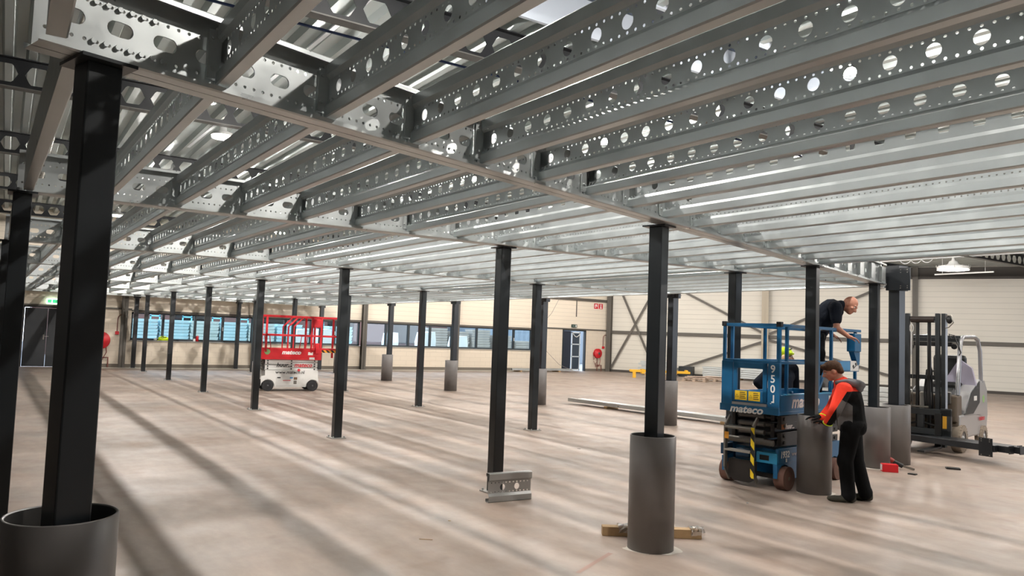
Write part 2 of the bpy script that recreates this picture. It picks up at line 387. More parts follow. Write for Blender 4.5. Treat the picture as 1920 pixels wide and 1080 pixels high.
# rails on the window wall
w = MB(); w.box(RX, RX+.06, YB, 3.85, 2.12, 2.18); w.box(RX, RX+.06, 22, RY-.05, 2.14, 2.2); w.box(RX, RX+.07, 3.85, 22.0, 2.06, 2.13)
struct('trim_2', w, umber)
w = MB(); w.box(RX, RX+.09, 20.0, RY-.05, 3.66, 3.80); w.box(RX, RX+.09, YB, 20.0, 3.66, 3.80); struct('trim_3', w, umber)
w = MB(); w.bar(rw(.05, .06, 2.1), rw(SE-.1, .06, 2.1), .10, .17); struct('trim_4', w, umber)      # girt
w = MB(); w.bar(rw(.05, .05, 4.95), rw(SE-.1, .05, 4.95), .10, .14); w.bar(rw(.05, .03, 5.2), rw(SE-.1, .03, 5.2), .06, .4)
struct('trim_5', w, mat('eaves_brown', '4b4742', .6))
# building columns
def hcol(name, y0, label, x=RX+.13, zt=ROOFZ, s=.2, m=umber, base=(0, 0)):
    mb = MB(); h = s/2
    mb.box(-h, h, -h, -h+.016, 0, zt); mb.box(-h, h, h-.016, h, 0, zt); mb.box(-.007, .007, -h, h, 0, zt); mb.box(-h-.03, h+.03, -h-.03, h+.03, 0, .015)
    return mb
for i, y in enumerate((3.6, 8.42, 12.98, 17.58, 22.2)):
    o = hcol('', 0, '').build('building_column', umber, None, 0, (RX+.12, y, 0), PI/2)
    tag(o, ['umber steel wall column left of the first window strip', 'umber steel wall column between first and second window strips', 'umber steel wall column between second and third window strips',
            'umber steel wall column between third and fourth window strips', 'umber steel wall column after the last window strip'][i], 'column', 'umber columns along the window wall')
cols = [(.14, .14, .24, umber, 'umber steel column in the corner left of the cross brace'), (2.9, .12, .2, umber, 'umber steel column on the far wall behind the yellow frame'),
        (8.2, .14, .32, mat('beige_column_paint', 'a89c88', .4), 'wide beige steel column on the far wall behind the blue lift'),
        (14.6, .12, .22, umber, 'umber steel column on the far wall above the forklift'), (20.4, .12, .22, umber, 'umber steel column on the far wall beyond the forklift')]
for s_, d_, sz, mm, lb in cols:
    p = rw(s_, d_); o = hcol('', 0, '', s=sz).build('building_column', mm, None, 0, p, math.atan2(RD.y, RD.x))
    tag(o, lb, 'column', 'steel columns on the far wall')
# wind braces on the far wall
def brace(s0, z0, s1, z1, lb, d=.16):
    tag(MB().bar(rw(s0, d, z0), rw(s1, d, z1), .03, .11).build('wind_brace', umber), lb, 'brace', 'diagonal wind braces on the far wall')
brace(.25, .15, 2.8, 4.75, 'umber flat brace rising right beside the corner column', .13)
brace(.55, 4.75, 2.68, .3, 'umber flat brace falling right beside the corner column', .19)
brace(3.9, .32, 8.05, 1.85, 'umber brace rising from the floor to the beige column')
brace(3.3, 4.7, 8.05, 2.3, 'umber brace falling from the deck to the beige column', .19)
brace(8.4, 1.95, 14.3, .35, 'umber brace falling right from the beige column behind the forklift')
brace(8.4, 2.25, 14.3, 5.0, 'pale umber brace rising right from the beige column behind the workers')
# windows
def window(n, y0, y1, divs, leaf=()):
    root = tag(MB().box(RX-.16, RX-.06, y0, y1, WZ0, WZ0+.06).box(RX-.16, RX-.06, y0, y1, WZ1-.06, WZ1).box(RX-.16, RX-.06, y0, y0+.06, WZ0, WZ1).box(RX-.16, RX-.06, y1-.06, y1, WZ0, WZ1).build('window_%d' % n, framem), kind='structure')
    ed = [y0]+list(divs)+[y1]
    for d in divs: MB().box(RX-.16, RX-.05, d-.045, d+.045, WZ0+.06, WZ1-.06).build('mullion', framem, root)
    for a, b in zip(ed[:-1], ed[1:]):
        MB().box(RX-.12, RX-.112, a+.04, b-.04, WZ0+.05, WZ1-.05).build('pane', glass, root)
    MB().box(RX-.05, RX+.06, y0-.02, y1+.02, WZ0-.035, WZ0).build('window_sill', mat('grey_sill', '8d8c88', .4), root)
    for d in leaf: MB().box(RX-.05, RX-.03, d-.012, d+.012, 1.45, 1.6).build('handle', lampw, root)
window(1, 3.85, 8.28, (4.95, 6.1, 7.12), (7.12,))
window(2, 8.55, 12.85, (9.6, 10.68, 11.72), (11.72,))
window(3, 13.12, 17.45, (14.1, 15.2, 16.3))
window(4, 17.72, 22.0, (18.8, 19.85, 20.93), (20.93,))
w5 = tag(MB().box(RX-.16, RX-.06, NW[0], NW[1], .12, .17).box(RX-.16, RX-.06, NW[0], NW[1], 2.05, 2.1).box(RX-.16, RX-.06, NW[0], NW[0]+.05, .12, 2.1).box(RX-.16, RX-.06, NW[1]-.05, NW[1], .12, 2.1)
    .box(RX-.16, RX-.06, NW[0], NW[1], .75, .79).box(RX-.16, RX-.06, NW[0], NW[1], 1.4, 1.44).build('window_5', framem), kind='structure')
MB().box(RX-.12, RX-.112, NW[0]+.04, NW[1]-.04, .15, 2.07).build('pane', glass, w5)
# dark double door
d = tag(MB().box(RX-.14, RX-.02, D1[0], D1[0]+.06, 0, D1[2]).box(RX-.14, RX-.02, D1[1]-.06, D1[1], 0, D1[2]).box(RX-.14, RX-.02, D1[0], D1[1], D1[2]-.06, D1[2]).build('door_1', doorm), kind='structure')
MB().box(RX-.1, RX-.05, D1[0]+.07, 1.2, .01, D1[2]-.07).build('door_leaf', doorm, d, .004)
MB().box(RX-.1, RX-.05, 1.21, D1[1]-.07, .01, D1[2]-.07).build('door_leaf', doorm, d, .004)
MB().box(RX-.05, RX-.03, 1.1, 1.14, .95, 1.12).bar((RX-.02, 1.12, 1.06), (RX-.02, 1.27, 1.06), .02, .02).build('door_handle', chrome, d, .002)
# far door: closed dark leaf, glazed leaf standing open, bright gap
d = tag(MB().box(RX-.14, RX+.02, D2[0], D2[0]+.06, 0, D2[2]).box(RX-.14, RX+.02, D2[1]-.06, D2[1], 0, D2[2]).box(RX-.14, RX+.02, D2[0], D2[1], D2[2]-.06, D2[2]).build('door_2', framem), kind='structure')
lf = MB().box(RX-.1, RX-.05, D2[0]+.06, 24.5, .01, D2[2]-.07).build('door_leaf', mat('navy_door', '232a38', .45), d, .004)
MB().box(RX-.05, RX-.042, D2[0]+.1, 24.46, .72, .74).box(RX-.05, RX-.042, D2[0]+.1, 24.46, 1.37, 1.39).build('rail', framem, lf)
gl = MB(); Y0, Y1 = 24.55, 25.12
gl.box(RX-.1, RX-.05, Y0, Y0+.05, .02, 2.03).box(RX-.1, RX-.05, Y1-.05, Y1, .02, 2.03).box(RX-.1, RX-.05, Y0, Y1, .02, .1).box(RX-.1, RX-.05, Y0, Y1, .72, .77).box(RX-.1, RX-.05, Y0, Y1, 1.36, 1.41).box(RX-.1, RX-.05, Y0, Y1, 1.96, 2.03)
lf = gl.build('door_leaf', mat('pale_door_frame', 'c9d2da', .4), d); MB().box(RX-.08, RX-.072, Y0+.04, Y1-.04, .08, 1.98).build('pane', mat('door_glass_dark', '3c4652', .1), lf)
cu = MB(); cu.tube([(RX-.03, 24.62+.45*t, 1.93-.16*math.sin(PI*t)) for t in [i/10 for i in range(11)]], .02, 6); cu.build('closer_cable', whitebox, lf)

# ------------------------------------------------------------------ roof
pr = []; y = YB; per = .29
while y < YE+1:
    pr += [(y, ROOFZ), (y+.10, ROOFZ), (y+.135, ROOFZ+.10), (y+.255, ROOFZ+.10)]; y += per
roof = MB(); SK = (-.35, .75, 4.2, 9.6)
def roofpiece(x0, x1, y0, y1):
    p = [q for q in pr if y0 <= q[0] <= y1]; roof.strip(p, x0, x1)
roofpiece(RX-.3, SK[0], -99, 99); roofpiece(SK[1], XE+.3, -99, 99); roofpiece(SK[0], SK[1], -99, SK[2]); roofpiece(SK[0], SK[1], SK[3], 99)
struct('ceiling', roof, roofm)
sk = MB(); x0, x1, y0, y1 = SK
sk.box(x0-.05, x0, y0, y1, ROOFZ-.02, ROOFZ+.45).box(x1, x1+.05, y0, y1, ROOFZ-.02, ROOFZ+.45).box(x0, x1, y0-.05, y0, ROOFZ-.02, ROOFZ+.45).box(x0, x1, y1, y1+.05, ROOFZ-.02, ROOFZ+.45)
skl = tag(sk.build('window_6', mat('skylight_kerb', 'c8d0da', .5)), kind='structure')
MB().box(x0-.03, x1+.03, y0-.03, y1+.03, ROOFZ+.44, ROOFZ+.46).build('pane', opal, skl)
hx = hexa(.34, .27)
def castellated(x, y0, y1, lb):
    root = thing('castellated_roof_beam', lb, 'beam', (x, y0, 4.98), 0, 'dark honeycomb roof beams')
    L = y1-y0; mb = MB()
    for s_ in (-.004, .004):
        P = lambda u, v, s_=s_: (s_, u, v)
        plate(mb, 0, L, .0, .075, P); plate(mb, 0, L, .075, .355, P, (.42, hx)); plate(mb, 0, L, .355, .43, P)
    mb.build('web', rpaint, root)
    MB().box(-.085, .085, 0, L, -.008, .008).build('bottom_flange', mat('beam_flange_paint', '5a5854', .5), root)
    MB().box(-.085, .085, 0, L, .42, .432).build('top_flange', rpaint, root)
def yfar(x): return RY+(x-RX)*RD.y/RD.x-.25
for i, x in enumerate((9.7, 4.4, -.9, -6.2, -11.5, -16.8, -22.1)):
    castellated(x, YB+.02, yfar(x), 'dark honeycomb roof beam, %s counted in from the %s' % (['first', 'second', 'third', 'fourth', 'third', 'second', 'first'][i], 'loading door side' if i < 4 else 'window wall'))
tag(MB().tube([(-1.19, YB+.1, 5.0), (-1.55, yfar(-1.19)-.1, 5.0)], .017, 8).build('service_pipe', mat('dark_blue_pipe', '122a55', .4)), 'thin dark blue service pipe under the roof sheets', 'pipe')
pp = MB().tube([(-14, .42, 4.88), (3.6, .42, 4.88)], .055, 12)
for i in range(30): pp.cyl((-13.5+i*.58, .42, 4.88), (-13.47+i*.58, .42, 4.88), .066, None, 12)
tag(pp.build('heating_pipe', mat('dull_pipe_metal', '8a8880', .4, .6)), 'grey ringed heating pipe high above the dark corner column', 'pipe')

# lamps over the hall
def lamp_proto():
    r = thing('high_bay_lamp', 'lamp', 'lamp')
    MB().lathe([(.02, .24), (.03, .24), (.035, .22), (.06, .2), (.07, .1), (.17, .06), (.2, .03), (.2, 0), (.19, 0)], (0, 0, 0), n=24).build('housing', lampw, r)
    MB().cyl((0, 0, .004), (0, 0, .012), .185, None, 24).build('diffuser', lampe, r)
    g = MB()
    for rr in (.1, .19): g.tube([(rr*math.cos(2*PI*i/20), rr*math.sin(2*PI*i/20), -.03) for i in range(20)], .003, 4, closed=True)
    for i in range(8): a = PI*i/4; g.tube([(.03*math.cos(a), .03*math.sin(a), -.035), (.19*math.cos(a), .19*math.sin(a), -.03), (.205*math.cos(a), .205*math.sin(a), .01)], .003, 4)
    g.build('wire_guard', lampw, r)
    MB().cyl((0, 0, .22), (0, 0, .285), .008, None, 6).build('hanger', trunk, r)
    return r
LP = lamp_proto(); first = [True]
rows = [3.15, 8.35, 13.65, 18.95, 24.25]
LZ = 5.08
for j, y in enumerate(rows):
    xs = [x for x in (-20.5, -16.1, -11.75, -7.4, -3.05, 1.45, 5.8) if y < yfar(x)-1 and (y > 0 or x > -9)]
    for i, x in enumerate(xs):
        if first[0]: o = LP; first[0] = False
        else: o = copy_tree(LP)
        o.location = (x, y+.0184*x, LZ)
        o['label'] = 'round lamp above the deck, lamp row %s from the near edge, %s from the windows' % (ORD[j], ORD[int(round((x+20.5)/4.38))])
        o['group'] = 'round lamps hung under the roof'
        ld = bpy.data.lights.new('lamp_light', 'POINT'); ld.shadow_soft_size = .055; ld.energy = LAMP_POWER*(2.2 if y < 4 else 2.25 if y < 12 else .85); ld.color = (1, .955, .905)
        lo = bpy.data.objects.new('lamp_light', ld); COL.objects.link(lo); lo.parent = o; lo.location = (0, 0, -.07)
    if xs:
        tr = MB().bar((min(xs)-.6, y+.0184*(min(xs)-.6), LZ+.395), (max(xs)+.6, y+.0184*(max(xs)+.6), LZ+.28), .06, .02)
        tag(tr.build('lamp_trunking', trunk), 'thin white lamp trunking, %s run counted from the near deck edge' % ORD[j], 'trunking', 'white trunking runs under the roof')
# the lamp seen over the forklift
r = thing('high_bay_lamp', 'white bell lamp with wire guard above the forklift', 'lamp', (-6.75, 27.5, 4.56), 0, 'round lamps hung under the roof')
MB().lathe([(.03, .44), (.05, .34), (.13, .3), (.16, .22), (.22, .18), (.46, .14), (.5, .1), (.5, .04), (.47, .03)], (0, 0, 0), n=28).build('housing', lampw, r)
MB().cyl((0, 0, .06), (0, 0, .08), .45, None, 28).build('diffuser', lampdim, r)
g = MB()
for rr in (.2, .35, .5): g.tube([(rr*math.cos(2*PI*i/24), rr*math.sin(2*PI*i/24), 0) for i in range(24)], .008, 4, closed=True)
for i in range(12): a = PI*i/6; g.tube([(.05*math.cos(a), .05*math.sin(a), -.01), (.5*math.cos(a), .5*math.sin(a), 0), (.52*math.cos(a), .52*math.sin(a), .16)], .007, 4)
g.build('wire_guard', lampw, r)
ld = bpy.data.lights.new('lamp_light', 'POINT'); ld.shadow_soft_size = .1; ld.energy = LAMP_POWER*2.2; ld.color = (1, .955, .905)
lo = bpy.data.objects.new('lamp_light', ld); COL.objects.link(lo); lo.parent = r; lo.location = (0, 0, -.15)
t = MB().bar((-9.4, 27.5, 5.03), (6, 27.5, 5.03), .1, .08)
for i in range(7): t.bar((-9+i*2.2, 27.5, 5.05), (-9+i*2.2, 27.5, 5.42), .015, .015)
pts = [(-8.6+.02*i, 27.42, 4.99-.12*abs(math.sin(i*.16))**.7) for i in range(60)]
t.tube(pts, .014, 5)
tag(t.build('lamp_trunking', trunk), 'thick white cable trunking carrying the bell lamp above the forklift', 'trunking', 'white trunking runs under the roof')
tag(MB().bar((-9.2, 31.0, 4.78), (-7.0, 31.0, 4.78), .05, .05).bar((-8.9, 31, 4.8), (-8.9, 31, 5.45), .012, .012).bar((-7.3, 31, 4.8), (-7.3, 31, 5.45), .012, .012).build('batten_lamp', lampw), 'slim white unlit batten lamp hanging near the far wall', 'lamp')
# ================================================================== THE MEZZANINE
HB, HT = 2.614, 2.93
LX = [0, -4.422, -8.772, -13.122, -17.472, -21.82, -24.02]
SKW = -.0184                                # the grid leans a little: y drops as x does
def gy(y, x): return y - SKW*x*-1 if False else y + SKW*(-x)
ROWY = [0.0, 4.393, 8.003, 11.31]
# ---- main beams: back-to-back perforated channels
def main_beam(name, p0, p1, label, group='galvanised main beams of the deck'):
    p0, p1 = Vector(p0), Vector(p1); d = p1-p0; L = d.length
    root = thing(name, label, 'beam', (p0.x, p0.y, HB), math.atan2(d.y, d.x), group)
    web = MB()
    for s_ in (-.003, .003):
        P = lambda u, v, s_=s_: (u, s_, v)
        c = .152; sm = circ(.0075, 8)
        plate(web, 0, L, 0, c-.088, P); plate(web, 0, L, c-.088, c-.06, P, (.0437, sm)); plate(web, 0, L, c-.06, c+.06, P, (.175, slot(.098, .06, 16)))
        plate(web, 0, L, c+.06, c+.088, P, (.0437, sm)); plate(web, 0, L, c+.088, .316, P)
    web.build('web', galv_b, root)
    for sg in (-1, 1):
        fl = MB()
        for z, t in ((0, 1), (.316, -1)):
            fl.strip([(sg*.003, z), (sg*.012, z-.0*t), (sg*.068, z), (sg*.074, z+.006*t), (sg*.074, z+.026*t)], 0, L)
        fl.build('flange', galv_b, root)
    return root
BM = []
A0, A1 = Vector((3.76, -.04, 0)), Vector((.52, 10.75, 0))
u1 = (A1-A0).normalized()
BEAM1 = main_beam('main_beam', A0, A1, 'slanting galvanised main beam running from the near corner column to the forklift side')
for i, x in enumerate(LX):
    y1 = gy(11.25, x)
    BM.append(main_beam('main_beam', (x-.0, gy(-.04, x), 0), (x+.24 if i == 0 else x+.2, y1, 0),
        'galvanised main beam with oval holes, %s beam behind the slanting one' % ORD[i]))
XR = 7.9
main_beam('main_beam', (XR, -.04, 0), (XR, 8.3, 0), 'galvanised main beam overhead, carrying the far ends of the longest joists')
# ---- sigma joists
JH = .262
def joist_mesh(L):
    mb = MB(); H = JH; rec = .018
    mb.strip([(.052, .03), (.058, .022), (.058, .006), (.052, 0), (.006, 0), (0, .006), (0, .055), (rec, .078)], 0, L)
    P = lambda u, v: (u, rec, v)
    sm = circ(.0062, 8)
    plate(mb, 0, L, .078, .080, P); plate(mb, 0, L, .080, .100, P, (.042, sm)); plate(mb, 0, L, .100, .164, P, (.168, circ(.0295, 16)))
    plate(mb, 0, L, .164, .184, P, (.042, sm)); plate(mb, 0, L, .184, .186, P)
    mb.strip([(rec, .186), (0, .205), (0, H-.006), (.006, H), (.052, H), (.058, H-.006), (.058, H-.022), (.052, H-.03)], 0, L)
    me = mb.build('joist_web', galv); d = me.data; bpy.data.objects.remove(me)
    return d
CLEAT = MB().box(.0, .09, .018, .024, .03, .235).box(.0, .005, -.035, .024, .03, .235)
for zz in (.075, .2):
    for xx in (.035, .065): CLEAT.cyl((xx, .018, zz), (xx, .006, zz), .009, None, 6, smooth=False)
    CLEAT.cyl((.005, -.018, zz), (.017, -.018, zz), .009, None, 6, smooth=False)
_c = CLEAT.build('end_cleat', galv_b); CLEATD = _c.data; bpy.data.objects.remove(_c)
JY0, JP, NJ = .545, .5285, 21
ang = math.atan2(-SKW*1.0, -1.0)
cache = {}
def joist(x0, x1, k, label, group):
    """joist k from x0 (camera side) to x1 < x0"""
    y0 = JY0+k*JP; ya, yb = gy(y0, x0), gy(y0, x1)
    L = math.hypot(x1-x0, yb-ya); key = round(L, 3)
    if key not in cache: cache[key] = joist_mesh(L)
    root = bpy.data.objects.new('floor_joist', cache[key]); COL.objects.link(root)
    root.location = (x1, yb, HB+.032); root.rotation_euler = (0, 0, math.atan2(ya-yb, x0-x1))
    tag(root, label, 'joist', group)
    for e in (0, 1):
        c = bpy.data.objects.new('end_cleat', CLEATD); COL.objects.link(c); c.parent = root
        if e: c.location = (L, 0, 0); c.scale = (-1, 1, 1)
    return root
def b1x(y): return A0.x+(A1.x-A0.x)*(y-A0.y)/(A1.y-A0.y)
def lx(i, y): return LX[i]+(.24 if i == 0 else .2)*y/11.25
bay_names = ['slanting and second main beams']+['%s and %s main beams' % (ORD[i+1], ORD[i+2]) for i in range(6)]
for k in range(NJ):
    y = JY0+k*JP
    if k < 15: joist(XR-.006, b1x(y-.05)+.006, k, 'long holed galvanised joist overhead, %s from the near deck edge, right of the slanting beam' % ORD[k], 'long joists right of the slanting beam')
    if b1x(y)-lx(0, y) > .15:
        joist(b1x(y)-.006, lx(0, y)+.006, k, 'holed galvanised joist, %s from the near deck edge, between %s' % (ORD[k], bay_names[0]), 'joists between '+bay_names[0])
    for i in range(6):
        joist(lx(i, y)-.006, lx(i+1, y)+.006, k, 'holed galvanised joist, %s from the near deck edge, between %s' % (ORD[k], bay_names[i+1]), 'joists between '+bay_names[i+1])
# plain edge joists along the near edge (row O) and the hall side (row E)
def edge_joist(x0, y0, x1, y1, label, grp, flip=1):
    x0 -= .085; x1 += .085; L = math.hypot(x1-x0, y1-y0); mb = MB(); H = .3
    mb.strip([(.062*flip, .03), (.066*flip, .02), (.066*flip, .004), (.06*flip, 0), (0, 0), (0, H), (.06*flip, H), (.066*flip, H-.006), (.066*flip, H-.03)], 0, L)
    o = mb.build('edge_joist', galv_b, None, 0, (x1, y1, HB+.008), math.atan2(y0-y1, x0-x1)); return tag(o, label, 'joist', grp)
ex = [3.70]+LX
for i in range(len(ex)-1):
    edge_joist(ex[i], gy(.0, ex[i]), ex[i+1], gy(.0, ex[i+1]), 'plain galvanised edge joist on the near deck edge, %s from the corner column' % ORD[i], 'edge joists along the near deck edge', 1)
edge_joist(XR, .0, 3.8, .0, 'plain galvanised edge joist on the near deck edge, right of the big corner column', 'edge joists along the near deck edge', 1)
ex = [.25]+LX[1:]
for i in range(len(ex)-1):
    edge_joist(ex[i]+.2, gy(11.12, ex[i]), ex[i+1]+.2, gy(11.12, ex[i+1]), 'galvanised edge joist on the hall side of the deck, %s span from the forklift' % ORD[i], 'edge joists on the hall side of the deck', -1)
# splice bolts by the corner column on the slanting beam
bl = MB()
def onbeam(s, z, off=.006): p = A0+u1*s; n = Vector((u1.y, -u1.x, 0)); return p+n*off+Vector((0, 0, HB+z))
# (bolt heads belong to the beam; placed in the beam's own frame)
for i in range(7):
    for z in ((.226, .078) if i < 6 else (.078,)):
        bl.cyl((.2+i*.0437, -.003, z), (.2+i*.0437, -.016, z), .0105, None, 6, smooth=False)
bl.build('bolt_heads', galv_b, BEAM1)

for k in range(15, 20):               # joist hangers still waiting for their joists
    s_ = (JY0+k*JP-A0.y)/u1.y
    MB().box(s_-.09, s_+.09, -.075, -.07, .05, .26).box(s_-.003, s_+.003, -.075, -.003, .05, .26).build('joist_hanger', galv_b, BEAM1)
# ---- columns
def column(x, y, s, label, ztop=HB, box=False, group=None, base=True, m=paint, rz=0):
    r = thing('deck_column', label, 'column', (x, y, 0), rz, group)
    h = s/2
    MB().box(-h, h, -h, h, .01, ztop-.012).build('shaft', m, r, .006)
    if base:
        MB().box(-h-.06, h+.06, -h-.05, h+.05, 0, .012).build('base_plate', mat('pale_zinc_plate', 'a6a39e', .5, .3), r)
        b = MB()
        for i in (-1, 1):
            for j in (-1, 1): b.cyl((i*(h+.035), j*(h+.025), .012), (i*(h+.035), j*(h+.025), .035), .012, None, 6)
        b.build('anchor_bolts', galv_b, r)
    MB().box(-h-.045, h+.045, -h-.035, h+.035, ztop-.014, ztop-.001).build('head_plate', m, r)
    if box:
        MB().box(-h-.02, h+.02, -h-.04, h+.04, ztop-.06, ztop+.31).build('head_box', m, r)
        pl = MB().box(h+.02, h+.19, -h-.05, -h-.035, ztop-.07, ztop+.27); 
        for a in (.05, .15):
            for zz in (-.03, 0., .2, .24): pl.cyl((h+a, -h-.05, ztop+zz), (h+a, -h-.056, ztop+zz), .008, None, 8, mi=1)
        pl.build('connection_plate', [m, steelg], r)
    return r
ANG = math.atan2(SKW, 1)
grp = 'black square deck columns'
column(3.69, .18, .125, 'big near black column rising from a grey pipe at the near corner', group=grp, base=False, rz=.2916)
column(2.33, 4.42, .12, 'black column standing in the grey pipe over a timber beam', group=grp, base=False, rz=.2916)
column(1.40, 7.83, .125, 'black column in the grey pipe that the orange-jacket worker leans on', group=grp, base=False, rz=.2916)
column(.63, 10.39, .125, 'black column in a grey pipe directly beside the thicker plated column', group=grp, base=False, rz=.2916)
column(.57, 11.08, .165, 'thick black column with bolted top plates next to the forklift', HB, True, 'thicker black columns on the hall side', False, paintk)
rows_ = {'P': (4.393, 0), 'Q': (8.003, .11), 'E': (11.31, .24), 'O': (0.0, 0)}
names = {'P': 'middle row nearest the camera', 'Q': 'row behind the middle row', 'O': 'near edge row'}
for r_, (yy, xo) in rows_.items():
    for i, x in enumerate(LX):
        if r_ == 'E' and i == 0: continue
        X, Y = x+xo, gy(yy, x)
        if r_ == 'E':
            column(X, Y, .15, 'black column with a boxed head and grey pipe, %s from the forklift on the hall side' % ORD[i], HB, True, 'thicker black columns on the hall side', i > 5, paintk)
        elif i == 6:
            column(X, Y, .14, 'black column with boxed head close to the window wall, %s' % {'P': 'in the row of the steel offcut', 'Q': 'in the row behind the offcut', 'O': 'in the near edge row'}[r_], HB, True, 'thicker black columns by the window wall', True, paintk)
        else:
            if r_ == 'P': lb = 'slim black column, %s away from the camera in the row of the leaning steel offcut' % ORD[i]
            elif r_ == 'Q': lb = 'slim black column, %s from the blue lift in the row behind the offcut row' % ORD[i]
            else: lb = 'slim black column on the near deck edge, %s beyond the big corner column' % ORD[i]
            column(X, Y, .125, lb, group=grp)
# ---- protection pipes
def pipe(x, y, h, label, r=.184, mark=False):
    mb = MB(); t = .012
    mb.lathe([(r-t, .004), (r, 0), (r, h-.004), (r-.003, h), (r-t+.003, h), (r-t, h-.004)], (0, 0, 0), n=48)
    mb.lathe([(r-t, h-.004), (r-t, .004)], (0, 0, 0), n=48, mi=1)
    o = mb.build('protection_pipe', [pvc, pvcin], None, 0, (x, y, 0)); return tag(o, label, 'pipe', 'grey plastic protection pipes around columns')
pipe(3.63, .17, .94, 'big grey plastic pipe around the near corner column', .19)
pipe(2.36, 4.38, .90, 'grey plastic pipe standing in front of the timber beam')
pipe(1.47, 7.80, .88, 'grey plastic pipe between the blue lift and the orange-jacket worker', .19)
pipe(.69, 10.35, .85, 'grey plastic pipe beside the red box on the floor', .188)
pipe(.60, 11.02, .86, 'grey plastic pipe next to the forklift load', .195)
for i, n in ((1, 'right of the steel profiles on the floor'), (2, 'partly behind a slim black column'), (3, 'third from the forklift side windows'), (4, 'farthest of the hall-side pipes in view')):
    lab = ['', 'pale grey pipe beside the long steel profiles on the floor', 'pale grey pipe partly behind a slim black column, before the far door', 'pale grey pipe before the third window strip', 'pale grey pipe, the farthest and smallest one, before the windows'][i]
    pipe(LX[i]+.2, gy(11.27, LX[i]), .89, lab, .187)
pipe(LX[5]+.2, gy(11.27, LX[5]), .89, 'grey pipe hidden behind the red lift on the hall side', .184)
# chalky rings on the floor at some pipes
for x, y, s_, lb in ((.69, 10.35, .3, 'white dust ring on the floor around the pipe by the red box'), (1.47, 7.8, .22, 'pale dust ring around the pipe by the blue lift'), (2.36, 4.38, .23, 'pale dust ring around the pipe at the timber beam')):
    pts = [((s_+.05*math.sin(3*a)+.03*math.sin(7*a+x))*math.cos(a)*.9, (s_+.04*math.sin(2*a))*math.sin(a)*.9) for a in [2*PI*i/40 for i in range(40)]]
    o = MB(); o.add([(a, b, .0015) for a, b in pts], [tuple(range(40))]); tag(o.build('dust_patch', pvdust, None, 0, (x, y, 0)), lb, 'dust', None, 'stuff')
